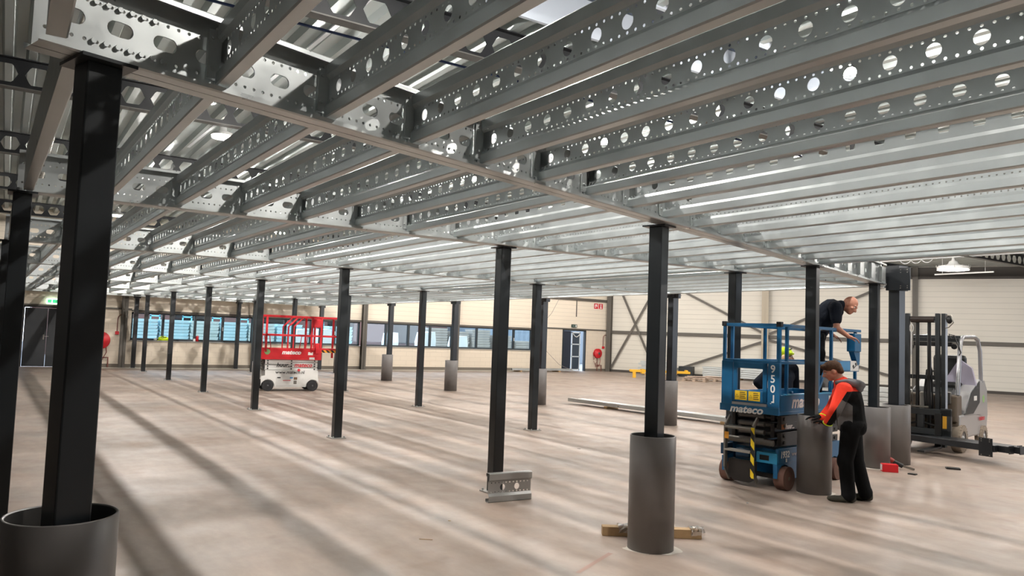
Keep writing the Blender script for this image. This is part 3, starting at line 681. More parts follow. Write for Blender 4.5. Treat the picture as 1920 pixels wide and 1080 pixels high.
# ================================================================== SCISSOR LIFTS
def scissor(loc, rz, label, P):
    """local frame: y runs along the machine from the ladder end (0), x across, z up"""
    r = thing('scissor_lift', label, 'lift', loc, rz)
    L, hw = P['L'], P['hw']; body, deckm, armm = P['body'], P['deck'], P['arm']
    zc0, zc1 = P['chassis']; zd0, zd1, zt = P['deckz']; zm, zr = P['rails']
    # chassis with wheel arches cut into the side outline
    wr = P['wr']; yw = (P['wy0'], P['wy1'])
    def outline():
        pts = [(.14, zc1), (.14, zc1-.14)]
        a0 = yw[0]
        pts += [(a0-wr*1.25, zc1-.16)]+[(a0-wr*1.2*math.cos(PI*i/8), wr+wr*1.2*math.sin(PI*i/8)*.95) for i in range(9)]
        pts += [(a0+wr*1.2, .11), (yw[1]-wr*1.2, .11)]+[(yw[1]-wr*1.2*math.cos(PI*i/8), wr+wr*1.2*math.sin(PI*i/8)*.95) for i in range(9)]
        pts += [(L-.1, zc1-.16), (L-.1, zc1)]
        return pts
    ch = MB()
    for sx in (-1, 1):
        x0, x1 = sx*(hw-.05), sx*hw
        ol = outline(); ch.prism(ol, lambda a, b: (x0, a, b), lambda a, b: (x1, a, b))
    ch.box(-hw+.05, hw-.05, .2, L-.12, .12, zc1-.04)
    c = ch.build('chassis', body, r, .004)
    if P.get('panel'):
        pn = MB().box(hw, hw+.008, yw[0]+wr*1.45, yw[1]-wr*1.5, .14, zc1-.17); pn = pn.build('cover_panel', body, c, .002)
        MB().box(hw+.008, hw+.018, yw[0]+wr*1.6, yw[0]+wr*2.2, .34, .37).build('pull_handle', blackp, pn, .004)
        MB().box(hw+.008, hw+.011, .78, .86, .335, .37).build('warning_sticker', mat('blue_sticker', '2f7fb8'), pn)
        MB().box(hw+.008, hw+.011, .88, .97, .30, .37).build('warning_sticker', mat('brown_sticker', '6d5540'), pn)
        MB().box(hw+.008, hw+.011, 1.0, 1.1, .30, .36).build('warning_sticker', whitebox, pn)
        MB().box(hw+.008, hw+.011, .6, .8, .275, .29).build('warning_sticker', redl, pn)
        MB().box(hw+.008, hw+.011, .88, .96, .19, .28).build('warning_sticker', steelg, pn)
    # wheels
    for sx in (-1, 1):
        for yy in yw:
            a, b = sx*(hw-.065), sx*(hw+P['wout'])
            w = MB().cyl((a, yy, wr), (b, yy, wr), wr, None, 28); w = w.build('wheel', P['tyre'], r, .012)
            MB().lathe([(wr*.72, b*.999-.004*sx), (wr*.70, b+.003*sx), (wr*.62, b-.02*sx), (wr*.2, b-.025*sx), (wr*.16, b+.002*sx), (0.001, b+.004*sx)], (0, yy, wr), 'x', 20).build('hub', P['hub'], w)
    for yy in yw: MB().bar((-hw+.06, yy, wr), (hw-.06, yy, wr), .05, .05).build('axle', greasy, r)
    # folded arms
    n = 4; dz = (zd0-zc1)/n; ar = []
    for k in range(n):
        z = zc1+dz*(k+.5)
        for sx in (-1, 1):
            for lane in (0, 1):
                x = sx*(hw-.06-lane*.085); t = dz*.12*(1 if (k+lane) % 2 else -1)
                mb = MB().bar((x, .13, z-t), (x, L-.12, z+t), .05, dz*.86)
                mb.box(x-.021, x+.021, .126, .1295, z-t-dz*.36, z-t+dz*.36, 1)
                if lane == 0:
                    xx = x+sx*.025
                    for yy in (.2, L/2, L-.2): mb.cyl((xx, yy, z+t*(yy-L/2)/L*2), (xx+sx*.01, yy, z+t*(yy-L/2)/L*2), .019, None, 12, 1)
                o = mb.build('scissor_arm', [armm, blackp if armm is whitep else greasy], r, .004)
                if lane == 0 and sx == 1: ar.append((o, x+.026, z))
        for yy in (.2, L/2, L-.2): MB().cyl((-hw+.05, yy, z), (hw-.05, yy, z), .024, None, 12).build('cross_pin', steelg, r)
        MB().cyl((-hw*.55, .11, z+.01), (hw*.35, .11, z+.01), .03, None, 12).build('cross_pin', steelg, r)
    # deck tray and toe boards
    DL = P['DL']
    dk = MB().box(-hw-.02, hw+.02, -.02, DL, zd0, zd1).box(-hw-.02, -hw, -.02, DL, zd1, zt).box(hw, hw+.02, -.02, DL, zd1, zt).box(-hw, hw, DL-.02, DL, zd1, zt)
    dk.box(-hw, hw, -.02, 0, zd1, zd1+.1)
    deck = dk.build('platform_deck', deckm, r, .004)
    # rails
    rw_, q = P['rail'], hw
    def rail(pts, w=rw_, h=rw_, name='guard_rail', m=None):
        mb = MB()
        for a, b in zip(pts[:-1], pts[1:]): mb.bar(a, b, w, h)
        return mb.build(name, m or deckm, r, .004)
    EX = P['EX']
    for sx in (-1, 1):
        rail([(sx*q, 0, zr), (sx*q, DL+EX, zr+P.get('rz', 0))]); rail([(sx*q, 0, zm), (sx*q, DL+EX-.04, zm)])
        for yy in P['posts']: rail([(sx*q, yy, zt-.1), (sx*q, yy, zr)], name='rail_post')
        # roll-out extension
        if EX > .2:
            rail([(sx*(q-.05), DL+EX-.03, zd1), (sx*(q-.05), DL+EX-.03, zr)], name='rail_post')
    rail([(-q, 0, zr), (q, 0, zr)]); rail([(-q, 0, zm), (q, 0, zm)]); rail([(-q+.05, DL+EX-.03, zr), (q-.05, DL+EX-.03, zr)])
    rail([(-q+.05, DL+EX-.03, zm), (q-.05, DL+EX-.03, zm)])
    return r, deck, ar, rail, c
PB = dict(L=1.70, hw=.36, wr=.135, wy0=.15, wy1=1.42, wout=.06, body=blue, deck=blue, arm=greasy, hub=mat('dusty_hub', '6d6252', .7), tyre=rubt,
          chassis=(.09, .475), deckz=(.86, .90, 1.09), rails=(1.465, 1.90), rail=.036, DL=1.72, EX=.42, posts=(.0, .17, .95, 1.3), rz=.0)
TH = .15; ax_ = Vector((math.cos(TH), math.sin(TH), 0)); N_ = Vector((1.27, 7.44, 0))
LIFT = N_-ax_*.38
BL, deck, arms, rail, chs = scissor(LIFT, TH, 'blue scissor lift with number 1932 standing behind the grey pipe', PB)
hw = .36
# entry end: tall left cabinet, gate frame, stickers, corner plate with number
e = MB().box(-hw-.02, -hw+.13, -.03, .02, .90, 1.46).build('end_cabinet', blue, BL, .006)
g = MB().box(-hw+.14, -hw+.19, -.03, -.005, .98, 1.45).box(.17, .22, -.03, -.005, .98, 1.45).box(-hw+.14, .22, -.03, -.005, 1.38, 1.45).box(-hw+.14, .22, -.03, -.005, .98, 1.12)
gt = g.build('entry_gate', blue, BL, .004)
for x0, x1 in ((-hw+.17, -hw+.33), (-hw+.35, -hw+.5)):
    s_ = MB().box(x0, x1, -.034, -.030, 1.0, 1.11).build('warning_sticker', sticky, gt)
    t = MB().tube([(x0+.03+.022*math.cos(PI/2+2*PI*i/3), -.035, 1.045+.022*math.sin(PI/2+2*PI*i/3)) for i in range(3)], .002, 4, closed=True)
    for k in range(4): t.box(x0+.065, x1-.015-.01*(k % 2), -.036, -.034, 1.02+k*.022, 1.028+k*.022)
    t.build('sticker_print', blackl, s_)
MB().box(-hw+.14, .23, -.05, .0, .945, .975).build('gate_step', mat('scuffed_light_metal', '9a9ca0', .4, .5), gt)
cp = MB().box(.235, hw+.02, -.03, .02, .90, 1.46).build('corner_plate', blue, BL, .004)
for k, chx in enumerate('950'): text(chx, .125, (.30, -.033, 1.385-k*.115), (1, 0, 0), (0, 0, 1), white, cp, bold=.002)
MB().box(.305, .32, -.035, -.031, 1.0, 1.09).box(.285, .305, -.035, -.031, 1.0, 1.015).box(.27, .285, -.035, -.031, .985, .995).build('lettering', white, cp)
MB().box(-hw-.025, hw+.025, -.05, -.02, .86, .945).build('end_beam', blue, deck, .004)
text('mateco', .125, (-.03, -.052, .893), (1, 0, 0), (0, 0, 1), white, deck, shear=.25, bold=.004, sx=1.15)
text('mateco', .2, (hw+.022, .60, 1.0), (0, 1, 0), (0, 0, 1), pinkg, deck, shear=.25, bold=.006, sx=1.15)
MB().box(hw+.02, hw+.024, 1.2, 1.27, .95, 1.06).build('capacity_sticker', whitebox, deck)
MB().box(hw-.02, hw+.03, .1, 1.7, 1.085, 1.10).build('toe_cap', bluel, deck)
MB().box(hw-.03, hw+.0, .3, .34, 1.1, 1.13).box(hw-.03, hw, 1.4, 1.44, 1.1, 1.13).build('latch', blue, deck, .004)
MB().box(-hw-.03, -hw+.03, -.03, .03, 1.88, 1.94).box(hw-.03, hw+.03, -.03, .03, 1.88, 1.94).build('corner_clamp', blackp, BL, .006)
text('huur...', .085, (arms[1][1]+.001, .33, arms[2][2]), (0, 1, 0), (0, 0, 1), pinkg, arms[2][0], shear=.25, bold=.003)
MB().box(arms[2][1], arms[2][1]+.002, .13, .21, arms[2][2]-.03, arms[2][2]+.03).build('orange_sticker', mat('worn_orange', '9a5a2a', .6), arms[2][0])
MB().box(hw-.03, hw+.004, .0, .62, .31, .475).build('chassis_side_box', blue, chs, .004)
text('1932', .105, (hw+.006, .15, .40), (0, 1, 0), (0, 0, 1), white, chs, shear=.1, bold=.003)
text('www.mateco.nl', .08, (hw+.006, .31, .40), (0, 1, 0), (0, 0, 1), pinkg, chs, align='LEFT')
MB().box(hw+.0, hw+.007, .17, .20, .315, .355).build('vertical_sticker', whitebox, chs)
# ladder end: steps, side frames, skirt, hazard strip
ld_ = MB().box(-.25, .11, -.10, -.09, .66, .70)
for x in (-.25, .11): ld_.box(x-.012, x+.012, -.15, -.09, .20, .70).bar((x, -.12, .70), (x, -.02, .80), .02, .05).bar((x, -.12, .2), (x, -.02, .06), .02, .05)
lad = ld_.build('ladder_frame', steelg, BL, .004)
for z in (.40, .665): MB().box(-.24, .10, -.17, -.05, z, z+.022).build('step', mat('worn_step', '8a857d', .5, .4), lad, .004)
MB().prism([(-.24, .30), (.11, .30), (.11, .10), (.03, .05), (-.17, .05), (-.24, .12)], lambda a, b: (a, -.07, b), lambda a, b: (a, -.02, b)).build('skirt', greasy, BL, .004)
MB().box(.102, .145, -.156, -.150, .12, .70).build('hazard_strip', hazard, lad)
MB().box(-.245, -.19, -.156, -.15, .54, .62).build('warning_sticker', mat('orange_sticker', 'c98a2a'), lad)
MB().cyl((-.3, -.0, .53), (.3, -.0, .53), .035, None, 14).build('hydraulic_cylinder', steelg, BL)
MB().box(.1, hw, -.02, .12, .30, .42).box(.14, .26, -.022, -.018, .33, .39, 1).build('front_bracket', [bluel, blackp], BL, .004)
MB().box(-hw-.02, -.31, -.02, .14, .33, .46).build('front_bracket', bluedk, BL, .004)
MB().box(-.2, -.02, .02, .12, .32, .42).build('battery_connector', bluedk, BL, .01)
MB().bar((hw, .95, 1.12), (hw, 1.2, 1.45), .03, .03).build('rail_brace', blue, BL)
# control box at the far end, folder and power socket
cb = MB().box(hw-.02, hw+.09, 1.78, 1.98, 1.62, 1.86).build('control_box', blue, BL, .01)
MB().prism([(1.80, 1.62), (1.98, 1.62), (1.98, 1.5), (1.93, 1.44)], lambda a, b: (hw, a, b), lambda a, b: (hw+.07, a, b)).build('box_chin', blue, cb)
cbl = MB().box(hw-.0, hw+.06, 1.35, 1.98, 1.36, 1.5).build('manual_holder', blue, BL, .004)
MB().box(hw+.06, hw+.063, 1.42, 1.7, 1.38, 1.49).build('instruction_sticker', mat('blue_label', '3d86b8'), cbl)
s_ = MB().box(hw+.06, hw+.063, 1.72, 1.96, 1.37, 1.5).build('instruction_sticker', whitebox, cbl)
MB().cyl((hw+.063, 1.8, 1.43), (hw+.066, 1.8, 1.43), .02, None, 12).cyl((hw+.063, 1.87, 1.46), (hw+.066, 1.87, 1.46), .018, None, 12).bar((hw+.065, 1.8, 1.4), (hw+.065, 1.9, 1.45), .003, .01).build('sticker_print', blackl, s_)
MB().box(hw-.06, hw+.03, 1.35, 1.45, 1.1, 1.22).cyl((hw+.03, 1.4, 1.17), (hw+.07, 1.4, 1.17), .04, None, 14).build('power_socket', mat('blue_socket', '2d4c78', .4), BL, .006)
MB().box(.2, .25, 1.3, 1.5, 1.15, 1.3).build('tool_tray', steelg, BL, .004)

PR = dict(L=1.62, hw=.35, wr=.145, wy0=.22, wy1=1.38, wout=.02, body=whitep, deck=red, arm=whitep, hub=mat('grey_hub', '4a4a4c', .5), tyre=rubber, panel=True,
          chassis=(.11, .55), deckz=(.83, .87, 1.12), rails=(1.47, 1.97), rail=.05, DL=1.58, EX=.5, posts=(.0, .12, 1.3, 1.55))
RLOC = (-13.62, 5.58, 0)
RLF, rdeck, rarms, rrail, rchs = scissor(RLOC, -.09, 'red and white scissor lift parked in the row of slim columns', PR)
text('mateco', .15, (.373, .78, 1.02), (0, 1, 0), (0, 0, 1), white, rdeck, shear=.25, bold=.006, sx=1.1)
MB().cyl((.37, .16, 1.03), (.374, .16, 1.03), .075, None, 20).build('round_sticker', mat('green_ring_sticker', '8fb878'), rdeck)
MB().box(.37, .374, 1.22, 1.35, .96, 1.04).box(.37, .374, 1.26, 1.4, .84, .9).build('white_stickers', whitebox, rdeck)
MB().box(.34, .42, 1.4, 1.5, 1.0, 1.28).box(.33, .40, 1.28, 1.4, 1.08, 1.16).build('control_box', red, RLF, .01)
for o_, y_, b_, m_, s_ in ((rarms[1], .62, 'huur...', blackl, .155), (rarms[1], 1.12, 'mateco', redl, .155)):
    text(b_, s_, (o_[1]+.002, y_, rarms[1][2]+.03), (0, 1, 0), (0, 0, 1), m_, o_[0], shear=.25, bold=.004)
text('www.mateco.nl', .12, (.352, .78, .495), (0, 1, 0), (0, 0, 1), blackl, rchs, bold=.002)
for sx in (-1, 1):
    rrail([(sx*.35, .82, 1.1), (sx*.35, .82, 1.7), (sx*.35, 1.05, 1.95)], .032, .032, 'entry_bar'); rrail([(sx*.35, .68, 1.1), (sx*.35, .68, 1.7), (sx*.35, .92, 1.95)], .032, .032, 'entry_bar')
    for i, yy in enumerate((.25, 1.15)): rrail([(sx*.35, yy, 1.12), (sx*.35, yy+(.05 if i else -.05), 1.47)], .02, .02, 'thin_brace')
MB().box(.29, .38, 1.33, 1.53, 1.7, 1.93).build('platform_controller', red, RLF, .02)
MB().box(-.3, .3, 1.58, 2.07, 1.08, 1.14).build('extension_deck', red, RLF, .004)
MB().box(.300, .306, 1.6, 2.06, 1.03, 1.10).build('hazard_strip', hazard_y, RLF)
MB().cyl((.35, 1.0, .56), (.38, 1.0, .56), .035, None, 14).build('warning_beacon', redl, RLF)
MB().box(-.2, .2, -.1, -.06, .3, .75).build('entry_ladder', whitep, RLF, .004)

# ================================================================== FORKLIFT
# local frame: x across (left of the image negative), y backwards into the hall, origin on the floor under the mast
FR = .2
FL = thing('forklift', 'grey counterbalance forklift carrying black columns in front of the far wall', 'forklift', (0.02, 12.86, 0), FR)
mast = MB()
for sx in (-1, 1):
    for (a, b, y0, y1) in ((.20, .265, -.08, .0), (.285, .345, -.05, .07)):
        x0, x1 = sorted((sx*a, sx*b)); mast.box(x0, x1, y0, y1, .10, 2.3)
mast.box(-.22, .22, -.06, -.02, 2.18, 2.25).box(-.22, .22, .0, .05, 1.2, 1.27).box(-.22, .22, -.03, .04, .2, .3)
mast = mast.build('mast', fgrey, FL, .006)
MB().cyl((-.18, -.03, 2.2), (.18, -.03, 2.2), .055, None, 14).build('mast_crossbar', mat('dark_brown_bar', '2a211e', .4), mast)
for x in (-.09, .09): MB().tube([(x, 0, .3), (x, 0, 2.15)], .028, 10).build('lift_cylinder', blackp, mast)
MB().tube([(-.16+.0*i, -.02, .6+.1*i) for i in range(16)], .006, 6).tube([(-.2, -.02, .6+.1*i) for i in range(15)], .006, 6).build('lift_chain', steelg, mast)
h = MB()
for k in range(5): h.tube([(.02+.03*k, .05, .55), (.0+.03*k, .06, 1.0), (.03+.02*k, .08, 1.35), (.08, .12, 1.4)], .013, 6)
h.build('hydraulic_hoses', rubber, mast)
MB().tube([(-.17+.03*math.cos(a), -.05, 2.05+.07*math.sin(a)) for a in [2*PI*i/12 for i in range(12)]], .007, 5, closed=True).tube([(-.17, -.05, 1.98), (-.18, -.03, 1.8), (-.19, 0, 1.6)], .014, 6).build('hose_loop', whitebox, mast)
hl = MB().ball((.4, -.02, 2.2), (.05, .05, .07), 12, 8); hl = hl.build('work_light', blackp, mast)
MB().tube([(.35, -.05, 2.27), (.44, -.06, 2.26), (.47, -.06, 2.15), (.4, -.06, 2.07), (.35, -.05, 2.06)], .01, 6).build('light_bracket', chrome, hl)
tag_ = MB().box(.345, .352, -.04, .06, .5, 2.2).build('mast_side_strip', mat('pale_blue_strip', 'b9c4d6', .25, .3), mast)  # pale bluish strip up one side of the mast
# carriage and forks
cg = MB().box(-.46, .46, -.16, -.09, .62, .72).box(-.46, .46, -.16, -.09, .30, .40).box(-.46, -.36, -.16, -.09, .30, .72).box(.30, .46, -.16, -.09, .28, .74).box(-.05, .05, -.15, -.09, .4, .62)
cg = cg.build('fork_carriage', fgrey, FL, .006)
MB().box(.34, .40, -.166, -.16, .42, .62).build('yellow_label', mat('amber_label', 'd09a2a'), cg)
MB().tube([(-.3, -.12, .5), (-.15, -.1, .46), (0, -.12, .5), (.2, -.1, .45)], .02, 8).build('carriage_hose', rubber, cg)
MB().cyl((-.2, -.13, .745), (.12, -.13, .745), .018, None, 10).build('pin', chrome, cg)
for x in (-.28, .28): MB().box(x-.05, x+.05, -.2, -.165, .10, .66).box(x-.05, x+.05, -1.05, -.165, .10, .135).build('fork', blackp, FL, .006)
# body
bd = MB()
bd.box(-.46, .46, .35, 1.6, .22, .62); bd.prism_x([(.62, .6), (1.1, .6), (1.75, .55), (1.95, .8), (1.9, 1.1), (1.55, 1.2), (1.0, 1.0), (.62, .72)], -.46, .46)
body = bd.build('body', silver, FL, .03)
cw = MB(); cw.prism_x([(1.45, .2), (2.0, .22), (2.12, .55), (2.08, 1.0), (1.9, 1.18), (1.5, 1.15)], -.45, .45); cw.build('counterweight', silver, FL, .05)
MB().prism_x([(.60, .62), (1.0, .98), (1.5, 1.17), (1.5, .8), (1.1, .62)], .455, .475).build('dark_side_panel', fgrey, body, .004)
MB().box(.475, .478, 1.12, 1.3, .84, .92).build('model_badge', whitebox, body)
text('mateco', .12, (.478, 1.62, .52), (0, 1, 0), (0, 0, 1), redl, body, shear=.2, bold=.002)
MB().cyl((.455, 1.8, .85), (.462, 1.8, .85), .07, None, 18).build('round_sticker', mat('green_ring_sticker', '8fb878'), body)
MB().box(.3, .44, 2.08, 2.13, .55, .98).build('rear_lamp', redlens, FL, .01); MB().box(-.44, -.3, 2.08, 2.13, .55, .98).build('rear_lamp', redlens, FL, .01)
fr_ = MB().box(-.44, .44, .25, .55, .5, .95).box(-.44, .44, .3, .42, .3, .55); fr_.build('front_cowl', fbrown, FL, .03)
MB().box(-.12, .06, .2, .27, .62, .98).build('white_canister', mat('off_white_plastic', 'b5b0aa', .5), FL, .02)
MB().box(.26, .36, .21, .26, .80, 1.0).box(-.36, -.26, .21, .26, .80, 1.0).build('headlamp', chrome, FL, .015)
MB().prism_x([(.28, .72), (.45, .98), (.62, 1.06), (.7, 1.0), (.5, .75)], -.3, .3).build('dashboard', fgrey, FL, .02)
MB().box(-.24, .26, .95, 1.4, 1.0, 1.14).build('seat', leather, FL, .05)
MB().box(-.26, .28, 1.38, 1.52, 1.1, 1.62).build('seat_back', leather, FL, .06)
MB().prism([(-.15, 1.12), (.1, 1.55), (.3, 1.4), (.38, 1.05), (.1, 1.0)], lambda a, b: (a+.1, 1.28, b), lambda a, b: (a+.1, 1.36, b)).build('draped_coat', mat('pale_lilac_cloth', 'a09cad', .85), FL, .03)
MB().tube([(.14*math.cos(2*PI*i/20), .78+.05*math.sin(2*PI*i/20), 1.22+.13*math.sin(2*PI*i/20)) for i in range(20)], .014, 6, closed=True).build('steering_wheel', blackp, FL)
# overhead guard: curved silver rear/side pillars, dark front ones
og = MB()
for sx in (-1, 1):
    x = sx*.42
    og.tube([(x, .36, .95), (x, .42, 1.3), (x*.98, .52, 1.7), (x*.95, .62, 1.86), (x*.92, .8, 1.93), (x*.92, 1.5, 1.95), (x*.95, 1.68, 1.9), (x, 1.74, 1.7), (x, 1.78, 1.3), (x, 1.8, 1.05)], .036, 8)
og = og.build('overhead_guard', mat('polished_guard_grey', '9b9ca0', .25, .5), FL)
rf = MB()
for i in range(6): rf.box(-.38, .38, .66+i*.16, .70+i*.16, 1.91, 1.95)
rf.box(-.40, .40, .52, .62, 1.84, 1.90).build('roof_bars', fgrey, og)
MB().box(-.3, .3, .48, .55, 1.76, 1.83).cyl((.34, .5, 1.76), (.34, .46, 1.76), .045, None, 12).cyl((-.34, .5, 1.74), (-.34, .46, 1.74), .045, None, 12).build('work_lamp_bar', blackp, og)
MB().tube([(-.42, .5, 1.6), (-.5, .45, 1.62), (-.52, .44, 1.78), (-.5, .44, 1.8), (-.48, .44, 1.62)], .009, 5).tube([(.42, .45, 1.62), (.46, .4, 1.66), (.36, .4, 1.95), (.28, .4, 1.97), (.3, .42, 1.9)], .01, 5).build('mirror_bracket', blackp, og)
MB().lathe([(.28, .0), (.29, .15), (.25, .16), (.25, 0), (.28, 0)], (.0, 0, 0), 'x', 8) 
wheelm = mat('dusty_tyre', '8d8174', .85, 0, .3, .25, 20)
for sx, yy, rr, ww in ((-1, .42, .23, .15), (1, .42, .23, .15), (-1, 1.72, .19, .12), (1, 1.72, .19, .12)):
    b = sx*.5; a = b-sx*ww
    w_ = MB().lathe([(rr*.55, a), (rr*.96, a), (rr, a+sx*.02), (rr, b-sx*.02), (rr*.96, b), (rr*.55, b)], (0, yy, rr), 'x', 30)
    for i in range(24):
        an = 2*PI*i/24; c_, s_ = math.cos(an), math.sin(an)
        w_.bar((b-sx*.035, yy+c_*rr*.93, rr+s_*rr*.93), (b-sx*.035, yy+c_*rr*1.0, rr+s_*rr*1.0), .022, .075, 0, (1, 0, 0))
    w_ = w_.build('wheel', wheelm, FL)
    MB().lathe([(rr*.56, b-sx*.01), (rr*.5, b-sx*.05), (rr*.25, b-sx*.055), (rr*.22, b-sx*.005), (.001, b-sx*.0)], (0, yy, rr), 'x', 18).build('rim', silver, w_)
# the load of black columns lying across the forks
pa, pb = Vector((-.62, 12.60, 0)), Vector((1.36, 12.46, 0))
du = (pb-pa).normalized(); dn = Vector((du.y, -du.x, 0)); rzl = math.atan2(du.y, du.x)
Z0 = .19
for k in range(4):
    o = thing('steel_column', 'black steel column lying across the forks, %s of the four counted from the camera' % ['nearest', 'second', 'third', 'rearmost'][k], 'column', tuple(pa-dn*(k*.115)+du*(.05*((k*2) % 3))), rzl, 'black columns lying on the forks')
    L_ = 1.95+.09*(k == 2)+.05*k
    MB().box(-1.0, L_, -.05, .05, Z0, Z0+.1).build('shaft', paintk, o, .006)
    if k == 0:
        p = MB().box(L_-.22, L_-.02, -.065, -.052, Z0-.075, Z0+.2)
        for a in (.06, .18):
            for zz in (-.055, .03-.05+.17, .18): p.cyl((L_-.22+a-.02, -.066, Z0+zz), (L_-.22+a-.02, -.071, Z0+zz), .009, None, 8, 1)
        p.build('head_plate', [paintk, chrome], o)
    else: MB().box(L_-.0, L_+.012, -.06, .06, Z0-.01, Z0+.11).build('end_plate', paintk, o)
# ================================================================== PEOPLE
class Blob:
    """closed capsules and ellipsoids that a voxel remesh fuses into one continuous surface"""
    def __init__(s): s.mb = MB()
    def cap(s, p0, p1, r0, r1, n=14):
        p0, p1 = Vector(p0), Vector(p1); d = p1-p0; L = d.length; d.normalize()
        u = Vector((0, 0, 1)) if abs(d.z) < .9 else Vector((1, 0, 0)); a = d.cross(u).normalized(); b = d.cross(a)
        prof = [(0.0001, -r0)]+[(r0*math.sin(t), -r0*math.cos(t)) for t in (PI/6, PI/3, PI/2)]+[(r1*math.cos(t), L+r1*math.sin(t)) for t in (0, PI/6, PI/3)]+[(0.0001, L+r1)]
        vs, fs = [], []
        for r, h in prof: vs += [p0+d*h+(a*math.cos(2*PI*i/n)+b*math.sin(2*PI*i/n))*r for i in range(n)]
        for k in range(len(prof)-1):
            for i in range(n): fs.append((k*n+i, k*n+(i+1) % n, (k+1)*n+(i+1) % n, (k+1)*n+i))
        s.mb.add(vs, fs, 0, True); return s
    def ell(s, c, r, rot=None, n=16, m=10):
        t = MB().ball((0, 0, 0), r, n, m); R = rot or Matrix.Identity(3)
        s.mb.add([Vector(c)+R@Vector(v) for v in t.v], t.f, 0, True); return s
    def chain(s, pts, rs):
        for i in range(len(pts)-1): s.cap(pts[i], pts[i+1], rs[i], rs[i+1])
        return s
    def build(s, name, m, parent, voxel=.009, smooth=4):
        o = s.mb.build(name, m, parent)
        r = o.modifiers.new('fuse', 'REMESH'); r.mode = 'VOXEL'; r.voxel_size = voxel; r.use_smooth_shade = True
        if smooth: q = o.modifiers.new('smooth', 'SMOOTH'); q.iterations = smooth; q.factor = .5
        return o
def V(*a): return Vector(a)
def headparts(B, c, R, beard=False):
    """c = centre of the skull, R = 3x3 frame: x forwards, y left, z up"""
    L = lambda x, y, z: c+R@V(x, y, z)
    B.ell(L(-.012, 0, .02), (.098, .077, .098), R); B.ell(L(.035, 0, -.04), (.062, .060, .075), R); B.ell(L(.055, 0, -.085), (.036, .040, .030), R)
    B.ell(L(.01, 0, -.06), (.06, .058, .05), R)
    B.cap(L(.088, 0, .0), L(.112, 0, -.032), .011, .015); B.ell(L(.104, .012, -.036), (.012, .010, .009), R); B.ell(L(.104, -.012, -.036), (.012, .010, .009), R)
    B.cap(L(.078, -.038, .020), L(.088, 0, .018), .012, .011); B.cap(L(.078, .038, .020), L(.088, 0, .018), .012, .011)
    B.cap(L(.082, -.02, -.062), L(.088, 0, -.06), .008, .010); B.cap(L(.082, .02, -.062), L(.088, 0, -.06), .008, .010); B.cap(L(.080, -.015, -.072), L(.080, .015, -.072), .009, .009)
    for sy in (-1, 1):
        B.ell(L(-.005, sy*.079, -.012), (.018, .009, .030), R@Matrix.Rotation(sy*-.25, 3, 'Z')); B.ell(L(.0, sy*.077, -.034), (.010, .007, .010), R)
        B.ell(L(.058, sy*.042, -.025), (.028, .022, .022), R)
def faceparts(c, R, parent, brow=hairb):
    L = lambda x, y, z: c+R@V(x, y, z)
    for sy in (-1, 1):
        MB().ball(L(.079, sy*.033, .001), .0115, 10, 8).build('eye', mat('eye_white', 'd8d0c8', .3), parent)
        MB().ball(L(.0865, sy*.033, .0), .0055, 8, 6).build('iris', mat('eye_dark', '2b211c', .2), parent)
        b = MB(); b.tube([L(.085, sy*.018, .022), L(.088, sy*.034, .027), L(.078, sy*.052, .020)], .0035, 5); b.build('eyebrow', brow, parent)
    MB().tube([L(.0905, -.022, -.066), L(.0965, 0, -.0655), L(.0905, .022, -.066)], .0028, 5).build('lips', mat('lip_skin', '8f4f45', .5), parent)
def hand(B, w, d, palm, side, curl=.5, s=1.0):
    """hand at wrist w, pointing along d, palm normal `palm`, thumb towards `side`"""
    d = Vector(d).normalized(); n = Vector(palm).normalized(); t = Vector(side).normalized(); w = Vector(w)
    B.cap(w, w+d*.03, .024*s, .026*s)
    for k in range(4):
        o = t*(.030-.020*k)*s; B.cap(w+d*.025+o*.6, w+d*.082*s+o, .014*s, .0125*s)
    Ls = (.068, .076, .071, .056)
    for k in range(4):
        p = w+d*.085*s+t*(.031-.0205*k)*s; dd = (d+t*(.10-.07*k)).normalized(); l = Ls[k]*s
        c1 = curl*.7; q1 = p+(dd*math.cos(c1)+n*math.sin(c1))*l*.45; c2 = curl*1.6; q2 = q1+(dd*math.cos(c2)+n*math.sin(c2))*l*.33; c3 = curl*2.3; q3 = q2+(dd*math.cos(c3)+n*math.sin(c3))*l*.24
        B.cap(p, q1, .0092*s, .0085*s, 8); B.cap(q1, q2, .0085*s, .0078*s, 8); B.cap(q2, q3, .0078*s, .0068*s, 8)
    p = w+d*.025*s+t*.022*s; q1 = p+(d*.5+t*.75+n*.3).normalized()*.045*s; q2 = q1+(d*.85+t*.3+n*.4).normalized()*.032*s; q3 = q2+(d*.95+n*.35).normalized()*.022*s
    B.cap(p, q1, .0145*s, .011*s, 8); B.cap(q1, q2, .011*s, .0095*s, 8); B.cap(q2, q3, .0095*s, .008*s, 8)
def shoe_(B, heel, d):
    d = Vector(d).normalized(); h = Vector(heel); z = V(0, 0, 1)
    B.cap(h+z*.045, h+d*.07+z*.045, .042, .044); B.cap(h+d*.07+z*.04, h+d*.19+z*.036, .044, .040); B.cap(h+d*.17+z*.04, h+d*.215+z*.036, .040, .034); B.cap(h+z*.05, h+d*.01+z*.11, .042, .048)
    B.cap(h+d*.06+z*.06, h+d*.10+z*.05, .04, .038)
    return B
def Rframe(fwd, upv=(0, 0, 1)):
    x = Vector(fwd).normalized(); y = Vector(upv).cross(x).normalized(); z = x.cross(y)
    return Matrix((x, y, z)).transposed()
S = .925
def person(loc, face, label, scale=S):
    r = thing('person', label, 'person', loc, math.atan2(face[1], face[0])); r.scale = (scale,)*3
    return r
FWH = V(fw.x, fw.y, 0).normalized(); LEFT = -V(rt.x, rt.y, 0).normalized()

